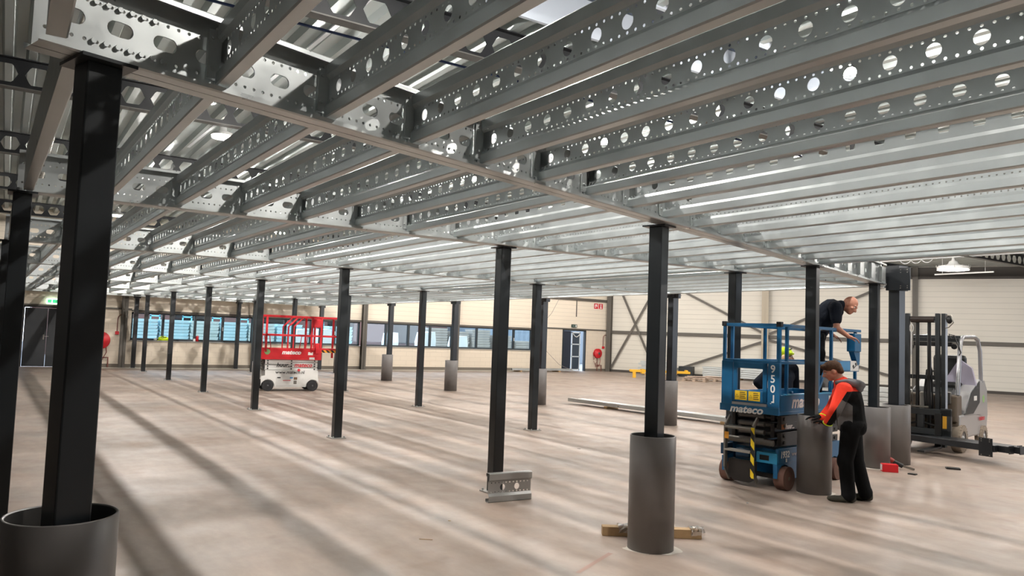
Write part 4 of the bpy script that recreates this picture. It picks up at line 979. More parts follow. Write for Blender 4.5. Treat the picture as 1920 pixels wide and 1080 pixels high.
# ---- 1: worker in the orange and black fleece, standing at the grey pipe, seen from behind on his left side
d1 = (LEFT*.88+FWH*.42).normalized()
feet = V(1.93, 7.74, 0)
P1 = person(feet, d1, 'worker in orange, black and grey fleece leaning over the grey pipe, seen side-on')
P1.scale = (1.02, 1.05, .865)
# joints, x forward, y to his left
hipL, hipR = V(-.03, .085, .94), V(-.03, -.085, .94)
kneL, kneR = V(.02, .10, .51), V(-.08, -.10, .50)
ankL, ankR = V(-.01, .10, .09), V(-.17, -.11, .09)
pel, wai, che, nek = V(-.04, 0, .98), V(-.01, 0, 1.13), V(.02, 0, 1.33), V(.07, 0, 1.48)
shL, shR = V(.04, .20, 1.41), V(.06, -.19, 1.41)
elL, elR = V(.12, .27, 1.14), V(.17, -.22, 1.14)
wrL, wrR = V(.20, .17, .965), V(.26, -.08, 1.02)
hc = V(.165, .01, 1.625); HR = Rframe(V(1, .12, -.50))
B = Blob(); headparts(B, hc, HR); B.cap(nek+V(-.0, 0, -.02), hc+HR@V(-.02, 0, -.06), .058, .054)
B.chain([shL, elL, wrL], [.045, .038, .027]); B.chain([shR, elR, wrR], [.045, .038, .027]); B.chain([pel, wai, che], [.10, .10, .11]); B.cap(che, nek, .10, .055); B.cap(shL, shR, .05, .05)
for h_, k_, a_ in ((hipL, kneL, ankL), (hipR, kneR, ankR)): B.chain([h_, k_, a_], [.075, .052, .04])
hand(B, wrL, (.6, -.45, .1), (0, 0, -1), (.1, -1, 0), .35); hand(B, wrR, (.7, .3, .0), (0, 0, -1), (0, 1, 0), .35)
body = B.build('body', skin, P1, .0075, 3); faceparts(hc, HR, body)
H = Blob(); L = lambda x, y, z: hc+HR@V(x, y, z)
H.ell(L(-.018, 0, .038), (.103, .083, .092), HR); H.ell(L(-.055, 0, .0), (.062, .074, .075), HR); H.ell(L(.055, 0, .085), (.045, .06, .028), HR); H.cap(L(.07, -.03, .09), L(.075, .03, .092), .018, .018)
H.cap(L(-.075, -.02, -.04), L(-.075, .02, -.04), .035, .035)
H.build('hair', hairb, P1, .008, 2)
# trousers
T_ = Blob(); T_.ell(V(-.045, 0, .96), (.125, .165, .12)); T_.chain([hipL, kneL, ankL+V(0, 0, .0)], [.108, .078, .072]); T_.chain([hipR, kneR, ankR+V(0, 0, .0)], [.108, .078, .072])
T_.ell(V(-.1, .05, .93), (.085, .085, .11)); T_.ell(V(-.1, -.05, .93), (.085, .085, .11)); T_.cap(ankL+V(0, 0, -.01), ankL+V(0, 0, .03), .075, .075); T_.cap(ankR+V(0, 0, -.01), ankR+V(0, 0, .03), .075, .075)
T_.ell(V(.02, .165, .80), (.06, .03, .09)); T_.ell(kneL+V(.05, .0, .0), (.04, .06, .09))
T_.build('trousers', blackcl, P1, .011, 3)
for a_, d_ in ((ankL, V(1, .15, 0)), (ankR, V(1, -.1, 0))): shoe_(Blob(), V(a_.x-.035, a_.y, 0), d_).build('shoe', shoe, P1, .008, 2)
def hull(B, big=1.0):
    B.chain([V(-.035, 0, .95), V(-.02, 0, 1.08), wai+V(.005, 0, .08), che], [.150*big, .148*big, .152*big, .155*big]); B.ell(V(-.04, 0, .96), (.145*big, .185*big, .11)); B.ell(V(.0, 0, 1.15), (.135*big, .18*big, .16)); B.ell(che, (.135*big, .2*big, .13)); B.ell(V(-.005, 0, 1.33), (.125*big, .19*big, .13), Rframe(V(1, 0, -.4)))
    return B
J = Blob(); hull(J); J.chain([shL, elL, wrL-(wrL-elL).normalized()*.02], [.084, .068, .05]); J.chain([shR, elR, wrR], [.084, .068, .05]); J.cap(shL+V(0, -.03, 0), shR+V(0, .03, 0), .085, .085); J.cap(che, nek, .13, .085)
jk = J.build('fleece_jacket', jacketo, P1, .010, 4)
# colour blocking of the fleece: part of its own pattern
m = jacketo.copy(); m.name = 'orange_black_grey_fleece'; n, l = m.node_tree.nodes, m.node_tree.links; b_ = n['Principled BSDF']
co = n.new('ShaderNodeTexCoord'); sp = n.new('ShaderNodeSeparateXYZ'); l.new(co.outputs['Object'], sp.inputs[0])
def mm(op, a, v, c=None):
    x = n.new('ShaderNodeMath'); x.operation = op
    for i, q in enumerate((a, v, c)):
        if q is None: continue
        if isinstance(q, (int, float)): x.inputs[i].default_value = q
        else: l.new(q, x.inputs[i])
    return x.outputs[0]
X_, Y_, Z_ = sp.outputs[0], sp.outputs[1], sp.outputs[2]
# orange: above a slanting seam that drops forwards along the sleeve
seam = mm('ADD', mm('MULTIPLY', X_, -1.75), 1.485)
isor = mm('GREATER_THAN', Z_, mm('MAXIMUM', mm('MINIMUM', seam, 1.43), mm('ADD', mm('MULTIPLY', X_, -.9), 1.30)))
isor = mm('GREATER_THAN', Z_, mm('MINIMUM', mm('ADD', mm('MULTIPLY', X_, -2.1), 1.40), 1.385))
side = mm('MULTIPLY', mm('LESS_THAN', mm('ABSOLUTE', mm('ADD', X_, -.03), None), .075), mm('LESS_THAN', Z_, mm('ADD', mm('MULTIPLY', X_, .8), 1.24)))
m1 = n.new('ShaderNodeMix'); m1.data_type = 'RGBA'; m1.inputs[6].default_value = lin('0e0f11'); m1.inputs[7].default_value = lin('5a5655'); l.new(side, m1.inputs[0])
m2 = n.new('ShaderNodeMix'); m2.data_type = 'RGBA'; l.new(isor, m2.inputs[0]); l.new(m1.outputs[2], m2.inputs[6]); m2.inputs[7].default_value = lin('f5432f'); l.new(m2.outputs[2], b_.inputs['Base Color'])
jk.data.materials[0] = m
Hd = Blob(); Hd.chain([V(.11, .09, 1.48), V(.01, .12, 1.50), V(-.09, .08, 1.48), V(-.12, 0, 1.46), V(-.09, -.08, 1.48), V(.01, -.12, 1.50), V(.11, -.09, 1.48)], [.03, .038, .045, .05, .045, .038, .03]); Hd.ell(V(-.10, 0, 1.42), (.05, .1, .06)); Hd.ell(V(-.02, 0, 1.46), (.1, .1, .045))
Hd.build('hood', hoodcl, P1, .010, 3)
for w_, e_ in ((wrL, elL), (wrR, elR)):
    dd = (w_-e_).normalized(); c_ = w_-dd*.005; a_ = dd.cross(V(0, 0, 1)).normalized(); b2 = dd.cross(a_)
    MB().tube([c_+(a_*math.cos(2*PI*i/16)+b2*math.sin(2*PI*i/16))*.046 for i in range(16)], .008, 6, closed=True).build('glove_cuff', hivis, P1)
G = Blob(); hand(G, wrL, (.6, -.45, .1), (0, 0, -1), (.1, -1, 0), .35, 1.22); G.cap(wrL-(wrL-elL)*.1, wrL, .036, .036); G.build('glove', blackcl, P1, .007, 2)
G = Blob(); hand(G, wrR, (.7, .3, .0), (0, 0, -1), (0, 1, 0), .35, 1.22); G.cap(wrR-(wrR-elR)*.1, wrR, .036, .036); G.build('glove', blackcl, P1, .007, 2)

# ---- 2: bald worker bending forward on the blue lift
d2 = (-LEFT*.93-FWH*.30).normalized()
cB = LIFT+Vector((-math.sin(TH), math.cos(TH), 0))*1.56+ax_*.06
P2 = person((cB.x, cB.y, .90), d2, 'bald worker in a black polo shirt bending forward on the blue lift platform', .97)
hipL, hipR = V(-.02, .09, .92), V(-.02, -.09, .92); kneL, kneR = V(.03, .11, .5), V(.0, -.11, .5); ankL, ankR = V(-.02, .12, .09), V(-.03, -.12, .09)
pel, wai, che, nek = V(-.02, 0, .95), V(.03, 0, 1.10), V(.16, 0, 1.29), V(.28, 0, 1.36)
shL, shR = V(.20, .21, 1.36), V(.20, -.21, 1.32)
elL, elR = V(.08, .36, 1.16), V(.21, -.26, 1.05); wrL, wrR = V(.20, .31, .97), V(.36, -.24, .94)
hc = V(.40, -.01, 1.37); HR = Rframe(V(.78, -.45, -.62), V(.62, 0, .78))
B = Blob(); headparts(B, hc, HR); B.cap(nek+V(-.05, 0, -.0), hc+HR@V(-.03, 0, -.05), .062, .058)
B.chain([shL, elL, wrL], [.05, .042, .028]); B.chain([shR, elR, wrR], [.05, .042, .028]); B.chain([pel, wai, che], [.10, .11, .12]); B.cap(che, nek, .11, .06); B.cap(shL, shR, .055, .055)
for h_, k_, a_ in ((hipL, kneL, ankL), (hipR, kneR, ankR)): B.chain([h_, k_, a_], [.075, .052, .04])
hand(B, wrR, (.9, 0, -.25), (0, 0, -1), (0, 1, 0), .55); hand(B, wrL, (.8, -.3, -.4), (0, 0, -1), (0, -1, 0), .5)
body = B.build('body', skin, P2, .0075, 3); faceparts(hc, HR, body)
T_ = Blob(); T_.ell(V(-.02, 0, .94), (.13, .175, .12)); T_.chain([hipL, kneL, ankL], [.108, .078, .07]); T_.chain([hipR, kneR, ankR], [.108, .078, .07]); T_.ell(V(-.08, 0, .9), (.09, .14, .11)); T_.ell(V(.02, -.17, .70), (.07, .03, .10))
T_.build('trousers', blackcl, P2, .011, 3)
MB().tube([(.0+.135*math.cos(2*PI*i/24), .175*math.sin(2*PI*i/24), 1.005+.03*math.cos(2*PI*i/24)) for i in range(24)], .018, 6, closed=True).build('belt', leather, P2)
for a_, d_ in ((ankL, V(1, .2, 0)), (ankR, V(1, -.2, 0))): shoe_(Blob(), V(a_.x-.035, a_.y, 0), d_).build('shoe', shoe, P2, .008, 2)
J = Blob(); J.chain([V(-.01, 0, 1.0), wai, V(.09, 0, 1.21), che], [.14, .15, .165, .165]); J.ell(V(.0, 0, 1.02), (.13, .18, .07)); J.ell(V(.10, 0, 1.19), (.14, .19, .16), Rframe(V(1, 0, -.9))); J.ell(V(.17, 0, 1.32), (.12, .2, .12), Rframe(V(1, 0, -.9)))
J.cap(shL+V(0, -.04, 0), shR+V(0, .04, 0), .09, .09); J.cap(shL, shL.lerp(elL, .55), .088, .072); J.cap(shR, shR.lerp(elR, .6), .088, .072); J.cap(che, nek, .12, .078); J.ell(nek, (.07, .08, .05))
J.build('polo_shirt', navycl, P2, .010, 4)
MB().box(-.12, -.06, -.21, -.19, .90, .99).build('key_clip', chrome, P2, .004)

# ---- 3: worker with the yellow helmet standing behind the lift, hand on hip
base3 = CAM_POS+(fw+r2*((1469-960)/FPX)+u2*((540-662)/FPX))*10.9
d3 = (-FWH*.85-LEFT*.38).normalized()
P3 = person((base3.x, base3.y, 0), d3, 'worker in dark sweater and yellow helmet standing behind the blue lift, hand on hip', .93)
hipL, hipR = V(0, .09, .92), V(0, -.09, .92); kneL, kneR = V(.03, .12, .5), V(.03, -.12, .5); ankL, ankR = V(-.02, .14, .09), V(-.02, -.14, .09)
pel, wai, che, nek = V(0, 0, .95), V(0, 0, 1.10), V(0, 0, 1.32), V(.02, 0, 1.50)
shL, shR = V(0, .20, 1.44), V(0, -.20, 1.43); elL, elR = V(-.03, .27, 1.14), V(-.08, -.43, 1.22); wrL, wrR = V(.06, .22, .90), V(.03, -.28, 1.02)
hc = V(.05, 0, 1.625); HR = Rframe(V(.80, .60, .02))
B = Blob(); headparts(B, hc, HR); B.cap(nek, hc+HR@V(-.02, 0, -.06), .06, .056)
B.chain([shL, elL, wrL], [.045, .038, .027]); B.chain([shR, elR, wrR], [.045, .038, .027]); B.chain([pel, wai, che], [.10, .10, .11]); B.cap(che, nek, .10, .055); B.cap(shL, shR, .05, .05)
for h_, k_, a_ in ((hipL, kneL, ankL), (hipR, kneR, ankR)): B.chain([h_, k_, a_], [.075, .052, .04])
hand(B, wrL, (.2, -.1, -1), (0, -1, 0), (1, 0, 0), .4); hand(B, wrR, (.3, .5, -.55), (-.3, .7, .2), (.8, 0, .3), .4)
body = B.build('body', skin, P3, .008, 3); faceparts(hc, HR, body)
T_ = Blob(); T_.ell(V(0, 0, .94), (.125, .17, .12)); T_.chain([hipL, kneL, ankL], [.105, .078, .07]); T_.chain([hipR, kneR, ankR], [.105, .078, .07]); T_.build('trousers', blackcl, P3, .012, 3)
for a_, d_ in ((ankL, V(1, .3, 0)), (ankR, V(1, -.3, 0))): shoe_(Blob(), V(a_.x-.035, a_.y, 0), d_).build('shoe', shoe, P3, .009, 2)
J = Blob(); J.chain([V(0, 0, .96), wai, che], [.14, .145, .15]); J.ell(V(0, 0, 1.0), (.13, .18, .12)); J.ell(V(0, 0, 1.32), (.135, .20, .15)); J.cap(shL+V(0, -.04, 0), shR+V(0, .04, 0), .085, .085)
J.chain([shL, elL, wrL.lerp(elL, .08)], [.085, .068, .05]); J.chain([shR, elR, wrR.lerp(elR, .1)], [.085, .068, .05]); J.cap(che, nek, .12, .075); J.ell(nek+V(0, 0, -.01), (.078, .082, .04)); J.build('sweater', navycl, P3, .011, 4)
L = lambda x, y, z: hc+HR@V(x, y, z)
He = Blob(); He.ell(L(-.012, 0, .06), (.113, .094, .09), HR); He.cap(L(.08, -.05, .055), L(.08, .05, .055), .03, .03); He.cap(L(.1, -.03, .05), L(.1, .03, .05), .022, .022)
he = He.build('safety_helmet', hivis, P3, .008, 2)
MB().bar(L(.05, -.06, .10), L(.09, 0, .125), .012, .012).build('helmet_mark', blackl, he)
for sy in (-1, 1): 
    e_ = MB(); e_.ball(L(-.01, sy*.1, -.015), (.045, .03, .05), 12, 8); e_.build('ear_defender', [mat('ear_cup_cream', 'd9b48a', .5)] if sy < 0 else [blackp], he)
MB().tube([L(.07, -.055, .0), L(.095, -.02, .005), L(.095, .02, .005), L(.07, .055, .0)], .004, 5).build('safety_glasses', mat('glasses_frame', '2a2a2c', .3), P3)
c_ = wrR; MB().tube([c_+V(.03*math.cos(2*PI*i/12), .03*math.sin(2*PI*i/12), -.01) for i in range(12)], .01, 6, closed=True).build('glove_cuff', hivis, P3)
# ================================================================== LOOSE THINGS ON THE FLOOR
# steel offcut standing in front of a slim column
oj = bpy.data.objects.new('joist_offcut', joist_mesh(.50)); oj.data.materials[0] = mat('shade_toned_offcut_zinc', (.36, .36, .35), .36, .6, .5, .1, 9); COL.objects.link(oj)  # same galvanised steel, colour darkened to offset the lamps' brightness on it
oj.location = (.43, 4.05, .001); oj.rotation_euler = (0, 0, PI/2-.05); oj.scale = (1, 1.1, 1.08)
sd = oj.modifiers.new('sheet', 'SOLIDIFY'); sd.thickness = .0022
tag(oj, 'short perforated steel joist offcut standing on the floor before a slim column', 'offcut')
# timber beam with film behind the pipe
tb = thing('timber_beam', 'short timber beam wrapped in film lying behind the grey pipe', 'timber', (1.90, 4.27, 0), math.atan2(.832, .555))
MB().box(0, .84, 0, .085, .002, .078).build('beam', wood, tb, .003)
def filmsheet(x0, x1, seed):
    random.seed(seed); nx, ny = 12, 10; vs = []; pr_ = [(-.012, .03), (-.014, .06), (-.006, .088), (.03, .094), (.06, .094), (.094, .086), (.1, .05), (.1, .02)]
    for i in range(nx):
        for (y_, z_) in pr_: vs.append((x0+(x1-x0)*i/(nx-1)+random.uniform(-.012, .012), y_+random.uniform(-.006, .006), z_+random.uniform(-.004, .010)))
    n = len(pr_); fs = [(i*n+j, (i+1)*n+j, (i+1)*n+j+1, i*n+j+1) for i in range(nx-1) for j in range(n-1)]
    return MB().add(vs, fs)
fm = bpy.data.materials.new('crumpled_clear_film'); fm.use_nodes = True; n_, l_ = fm.node_tree.nodes, fm.node_tree.links; n_.clear()
o_ = n_.new('ShaderNodeOutputMaterial'); t_ = n_.new('ShaderNodeBsdfTransparent'); g_ = n_.new('ShaderNodeBsdfGlossy'); g_.inputs['Roughness'].default_value = .12; mx_ = n_.new('ShaderNodeMixShader'); mx_.inputs[0].default_value = .5
l_.new(t_.outputs[0], mx_.inputs[1]); l_.new(g_.outputs[0], mx_.inputs[2]); l_.new(mx_.outputs[0], o_.inputs[0])
filmsheet(.14, .52, 3).build('plastic_film', fm, tb); filmsheet(.74, .865, 5).build('plastic_film', fm, tb)
# red chalk line, floor marks
tag(MB().add([(2.31, 3.98, .001), (2.345, 4.0, .001), (2.62, 3.45, .001), (2.59, 3.43, .001)], [(0, 1, 2, 3)]).build('chalk_line', mat('faint_red_chalk', 'a68b81', .9)), 'faint red chalk line on the floor running from the grey pipe', 'mark')
# box and tool by the pipe
bx = thing('tool_box', 'small red box with white label on the floor by the grey pipe', 'box', (1.0, 10.16, 0), .75)
MB().box(-.1, .1, -.06, .06, .001, .105).build('box_body', mat('box_red', 'd01a24', .5), bx, .004)
MB().box(-.104, -.100, -.045, .045, .02, .095).build('label_patch', whitebox, bx)
tl = thing('cutting_tool', 'red and black cutting tool with a long blade lying between the grey pipes', 'tool', (.93, 10.5, 0), .7); tl.scale = (.8, .8, .8)
MB().tube([(-.22, 0, .19), (-.16, 0, .18), (-.08, 0, .13)], .045, 10).build('handle', mat('tool_red', '8f2a22', .5), tl)
MB().tube([(-.1, 0, .14), (0, 0, .09), (.07, 0, .06)], .04, 10).build('motor_body', blackp, tl)
MB().bar((.05, 0, .07), (.26, 0, .012), .012, .04).build('blade', chrome, tl)
tag(MB().box(-.09, .09, -.06, .06, .001, .02).build('scrap_plate', blackp, None, 0, (1.25, 11.35, 0), .6), 'flat black scrap plate on the floor right of the rear grey pipe', 'scrap')
tag(MB().box(-.05, .05, -.04, .04, .001, .015).build('scrap_pad', blackp, None, 0, (1.27, 10.25, 0), .2), 'small black pad on the floor right of the red box', 'scrap')
# long profiles on blocks
def cprof(mb, L, w, h):
    mb.strip([(w*.3, .012), (0, .0), (0, h), (w, h), (w, 0), (w*.7, .012)], 0, L); return mb
p0_, p1_ = Vector((-8.6, 12.05, 0)), Vector((-3.55, 12.50, 0)); rz_ = math.atan2(p1_.y-p0_.y, p1_.x-p0_.x)
for k, (dx, dy, lb) in enumerate(((0, 0, 'long galvanised profile on wooden blocks on the floor, the one nearer the camera'), (.2, .17, 'long galvanised profile on wooden blocks on the floor, the farther one'))):
    c_, s_ = math.cos(rz_), math.sin(rz_)
    tag(cprof(MB(), 4.95, .15, .085).build('steel_profile', galv_b, None, 0, (p0_.x+dx*c_-dy*s_, p0_.y+dx*s_+dy*c_, .062), rz_), lb, 'profile', 'profiles lying on wooden blocks')
for k, tt in enumerate((.27, .62, .93)):
    q = p0_.lerp(p1_, tt)
    tag(MB().box(-.05, .05, -.04, .36, .001, .06).build('wooden_block', wood, None, .003, (q.x, q.y, 0), rz_), 'wooden block under the long steel profiles, %s from the left' % ORD[k], 'block', 'blocks under the long steel profiles')
for k, tt in enumerate((.95, .985)):
    q = p0_.lerp(p1_, tt)
    tag(MB().box(-.03, .03, -.03, .38, .148, .175).build('black_clamp', blackp, None, .003, (q.x, q.y, 0), rz_), 'black clamp across the steel profile ends, %s' % ('inner one', 'outermost one')[k], 'clamp', 'clamps on the profile ends')
# stack of galvanised profiles beyond the forklift side
def pstack(x, y, rz, L, rows, cols, w, h, what, grp, z0=.09, jit=.12):
    k = 0; random.seed(int(abs(x*10)))
    for r_ in range(rows):
        for c_ in range(cols):
            dx, dy = random.uniform(-jit, jit), c_*(w+.012)
            X = x+dx*math.cos(rz)-dy*math.sin(rz); Y = y+dx*math.sin(rz)+dy*math.cos(rz)
            mb = cprof(MB(), L, w, h)
            tag(mb.build('steel_profile', galv_b, None, 0, (X, Y, z0+r_*(h+.012)), rz), 'profile %s, %s layer up, %s from front' % (what, ORD[r_], ORD[c_]), 'profile', grp)
    for i in (.15, .5, .85):
        X = x+i*L*math.cos(rz); Y = y+i*L*math.sin(rz)
        tag(MB().box(-.05, .05, -.03, cols*(w+.012)+.02, .001, z0-.004).build('wooden_block', wood, None, 0, (X, Y, 0), rz), 'block under profiles %s, %s' % (what, {.15: 'left one', .5: 'middle one', .85: 'right one'}[i]), 'block', 'blocks under stack '+what)
RZ = math.atan2(RD.y, RD.x)
pstack(-7.2, 20.2, .12, 3.6, 4, 3, .16, .12, 'in the tidy stack behind the grey pipes', 'profiles stacked behind the grey pipes', .1)
q = rw(5.6, 1.5); pstack(q.x, q.y, RZ, 3.4, 5, 3, .2, .085, 'in the low stack left of the blue lift', 'profiles stacked by the far wall')
q = rw(2.6, 1.9); pstack(q.x, q.y, RZ, 1.5, 6, 3, .2, .09, 'in the stack behind the yellow frame', 'profiles stacked behind the yellow frame', .1, .2)
tag(MB().box(-.35, .35, -.2, .2, 0, .5).box(-.3, .3, -.22, -.2, .1, .4).build('dark_crate', mat('dark_slate_plastic', '23282c', .5), None, .02, tuple(rw(4.55, .75)), RZ), 'small dark crate standing at the foot of the far wall brace', 'crate')
# yellow lifting frame
yf = thing('lifting_frame', 'yellow steel lifting frame lying on a pallet near the far wall', 'frame', (-18.5, 25.1, 0), math.atan2(1.92, 1.45)+.0)
MB().box(-1.4, 1.3, -.25, -.1, .26, .36).box(-1.4, 1.3, .15, .3, .26, .36).build('long_beams', yellow, yf, .01)
MB().box(-.9, -.75, -.3, .35, .2, .4).box(.55, .7, -.3, .35, .2, .44).box(-.2, .0, -.25, .3, .22, .34).build('cross_beams', yellow, yf, .01)
MB().box(-1.3, -1.15, -.3, -.25, .0, .3).box(1.1, 1.2, -.2, .2, .36, .42).build('feet', yellow, yf, .005)
def pallet_mb(w=1.0, d=.72, z=0):
    mb = MB()
    for i in range(5): mb.box(-w/2+i*(w-.09)/4, -w/2+i*(w-.09)/4+.09, -d/2, d/2, z+.105, z+.123)
    for j in (-1, 0, 1): mb.box(-w/2, w/2, j*(d/2-.05)-.045, j*(d/2-.05)+.045, z+.085, z+.105); mb.box(-w/2, w/2, j*(d/2-.05)-.045, j*(d/2-.05)+.045, z, z+.018)
    for j in (-1, 0, 1):
        for i in (-1, 0, 1): mb.box(i*(w/2-.06)-.06, i*(w/2-.06)+.06, j*(d/2-.05)-.045, j*(d/2-.05)+.045, z+.018, z+.085)
    return mb
for (x, y, rz, lb) in ((-18.5, 25.1, .92, 'pale wooden pallet under the yellow lifting frame'), (-16.55, 25.25, .6, 'pale wooden pallet with loose boards, left of the pair'), (-16.35, 26.35, .55, 'pale wooden pallet with loose boards, right of the pair')):
    tag(pallet_mb().build('pallet', woodp, None, 0, (x, y, 0), rz), lb, 'pallet', 'pallets on the hall floor')
for (x, y, rz, z, L, lb) in ((-16.55, 25.25, .5, .125, .9, 'pale board lying across the left pallet, front one'), (-16.6, 25.4, .7, .162, 1.0, 'pale board lying across the left pallet, rear one'), (-16.4, 26.2, .6, .125, .95, 'pale board lying across the right pallet, front one'),
                      (-16.35, 26.4, .5, .162, 1.05, 'pale board lying across the right pallet, rear one'), (-16.5, 25.3, .9, .199, .8, 'warped pale board on top of the left pallet boards'), (-16.4, 26.3, .3, .199, .8, 'warped pale board on top of the right pallet boards')):
    tag(MB().box(-L/2, L/2, -.06, .06, 0, .035).build('board', mat('pinkish_board', 'b39f90', .8), None, .003, (x, y, z), rz), lb, 'board', 'boards on the pallets')
tag(MB().box(-.25, .25, -.12, .12, 0, .06).build('cardboard_offcut', whitebox, None, .01, (-14.2, 26.6, 0), .5), 'flat pale packaging piece on the floor behind the blue lift', 'packaging')
# profiles along the window wall
for k in range(3):
    tag(cprof(MB(), 3.6, .12, .085).build('steel_profile', galv_b, None, 0, (RX+1.15+.0-k*.15+(.12 if False else 0), 20.1+.1*k, .07), PI/2), 'pale profile on the floor under the last window, %s from the wall' % ['third', 'second', 'first'][k], 'profile', 'profiles along the window wall')
for k, yy in enumerate((20.6, 22.9)):
    tag(MB().box(RX+.6, RX+1.2, yy-.05, yy+.05, .001, .066).build('wooden_block', wood), 'wooden block under the profiles along the window wall, %s' % ('left one', 'right one')[k], 'block', 'blocks under window wall profiles')
# litter
def bit(x, y, L, w, rz, m, lb, h=.004): tag(MB().box(-L/2, L/2, -w/2, w/2, .001, h).build('litter_piece', m, None, 0, (x, y, 0), rz), lb, 'litter')
bit(1.36, 2.88, .11, .008, .9, wood, 'thin wood sliver on the floor left of the offcut')
bit(3.17, 1.61, .055, .022, .8, whitebox, 'white torn paper scrap on the bright floor left')
bit(2.28, 2.37, .03, .012, .3, blackp, 'tiny dark scrap on the floor in the wide shadow stripe')
bit(2.93, 2.6, .03, .006, 1.2, blackp, 'tiny black splinter on the floor near the bottom edge')
bit(.9, 3.35, .02, .016, .3, wood, 'small wood chip on the floor before the offcut')
bit(1.55, 6.55, .02, .015, .3, silver, 'small bright nut on the floor before the blue lift', .012)
bit(-2.2, 7.3, .05, .02, .3, blackp, 'small dark scrap on the floor right of the offcut row')
# ================================================================== ON THE WINDOW WALL
def reel(y, z, r, lb):
    o = thing('fire_hose_reel', lb, 'hose reel', (RX+.02, y, z))
    MB().lathe([(.0001, .20), (r*.3, .21), (r*.34, .17), (r*.9, .165), (r, .15), (r, .13), (r*.9, .12), (r*.5, .115)], (0, 0, 0), 'x', 32).lathe([(r*.5, .05), (r*.95, .045), (r, .03), (r*.95, .02), (.0001, .02)], (0, 0, 0), 'x', 32).build('drum', fred, o)
    MB().lathe([(.0001, .215), (r*.26, .215), (r*.3, .17)], (0, 0, 0), 'x', 20).build('hub', mat('hub_grey', '4a4646', .5), o)
    MB().tube([(.09, .9*r*.85*math.cos(a), .9*r*.85*math.sin(a)) for a in [2*PI*i/24 for i in range(24)]], .028, 8, closed=True).build('coiled_hose', mat('dull_red_hose', '7d2a2a', .6), o)
    MB().tube([(.1, -r*.6, -r*.7), (.1, -r*1.1, -.35), (.1, -r*1.25, -.1), (.1, -r*1.3, .05)], .013, 6).tube([(.1, r*.6, -r*.7), (.1, r*.7, -.42), (.1, .1, -.68), (.1, -.1, -.66), (.1, -r*1.1, -.4)], .013, 6).build('hanging_hose', mat('dull_red_hose', '7d2a2a', .6), o)
    MB().tube([(.06, 0, -r), (.06, 0, -z+.02)], .02, 8).tube([(.06, 0, -.62), (.06, .28, -.62), (.06, .28, -z+.0)], .026, 8).tube([(.06, -.1, -.75), (.06, -.1, -.5), (.06, .0, -.45)], .012, 8).build('water_pipe', rust, o)
    return o
reel(2.88, .98, .31, 'red fire hose reel beside the dark door, half hidden by the corner column')
reel(26.2, .94, .25, 'red fire hose reel with yellow label right of the open far door')
MB().box(RX+.215, RX+.22, 26.16, 26.24, 1.04, 1.12)
for (y0, lb) in ((26.08, 'red square fire sign with a flame symbol, left of the pair high on the wall'), (26.40, 'red square fire sign with a hose symbol, right of the pair high on the wall')):
    s_ = tag(MB().box(RX, RX+.015, y0-.13, y0+.13, 3.30, 3.58).build('fire_sign', fred), lb, 'sign', 'red fire signs by the corner')
    m_ = MB()
    if y0 < 26.2: m_.box(RX+.015, RX+.018, y0-.08, y0-.03, 3.35, 3.53).box(RX+.015, RX+.018, y0-.03, y0+.06, 3.48, 3.53).box(RX+.015, RX+.018, y0+.02, y0+.07, 3.40, 3.48)
    else: m_.box(RX+.015, RX+.018, y0-.03, y0+.03, 3.35, 3.48).box(RX+.015, RX+.018, y0-.05, y0+.05, 3.50, 3.54).box(RX+.015, RX+.018, y0-.07, y0+.07, 3.33, 3.36)
    m_.build('sign_symbol', white, s_)
ex1 = thing('exit_sign', 'lit green and white exit sign above the dark double door', 'exit sign', (RX+.05, 1.33, 2.30))
MB().box(-.04, .03, -.2, .2, -.09, .09).build('sign_box', exitg, ex1, .006)
m_ = MB(); m_.box(.03, .033, -.02, .18, -.06, .06); m_.box(.03, .033, -.17, -.05, -.06, .06); m_.build('green_panels', exitgr, ex1)
m_ = MB(); m_.bar((.035, -.14, 0), (.035, -.08, 0), .012, .012).ball((.036, .1, .04), .012, 8, 6).bar((.036, .1, .03), (.036, .08, -.01), .012, .014).bar((.036, .08, -.01), (.036, .11, -.05), .01, .01).bar((.036, .08, -.01), (.036, .05, -.045), .01, .01).bar((.036, .1, .02), (.036, .13, .01), .01, .01); m_.build('running_figure', white, ex1)
ex2 = thing('exit_sign', 'small dark green exit sign above the open far door', 'exit sign', (RX+.05, 24.62, 2.33))
MB().box(-.04, .02, -.17, .17, -.08, .08).build('sign_box', signk, ex2, .006)
m_ = MB(); m_.box(.02, .023, -.13, -.05, -.01, .01).ball((.024, .03, .035), .012, 8, 6).bar((.024, .03, .02), (.024, .02, -.05), .014, .014).box(.02, .023, .08, .13, -.05, .05); m_.build('sign_symbols', white, ex2)
for y, lb in ((3.40, 'thin red pipe with a push valve left of the first window'), (26.62, 'thin red pipe with a small call point beside the corner column')):
    o = thing('call_point', lb, 'call point', (RX+.03, y, 0))
    MB().tube([(0, .22, 1.92), (0, .1, 1.93), (0, .02, 1.86), (0, 0, 1.75), (0, 0, 1.32)], .018, 6).build('conduit', rust, o)
    MB().box(-.02, .05, -.06, .06, 1.2, 1.32).build('call_button', fred, o, .005)
tag(MB().bar((RX+.03, 24.75, 2.82), (RX+.03, 24.75, 3.66), .04, .04).build('cable_conduit', mat('conduit_grey', '6a655f', .5)), 'short vertical grey conduit on the wall above the far exit sign', 'conduit')
pts = []
for i in range(40):
    t = i/39; pts.append((RX+.75+.25*math.sin(t*3), 22.95-1.0*t-.25*math.sin(t*5)+(.9*(1-t)**2), 3.9-2.15*t-.3*math.sin(t*PI)))
cb_ = thing('hanging_cable', 'thin grey cable sagging from the roof to the floor before the far door', 'cable', (0, 0, 0))
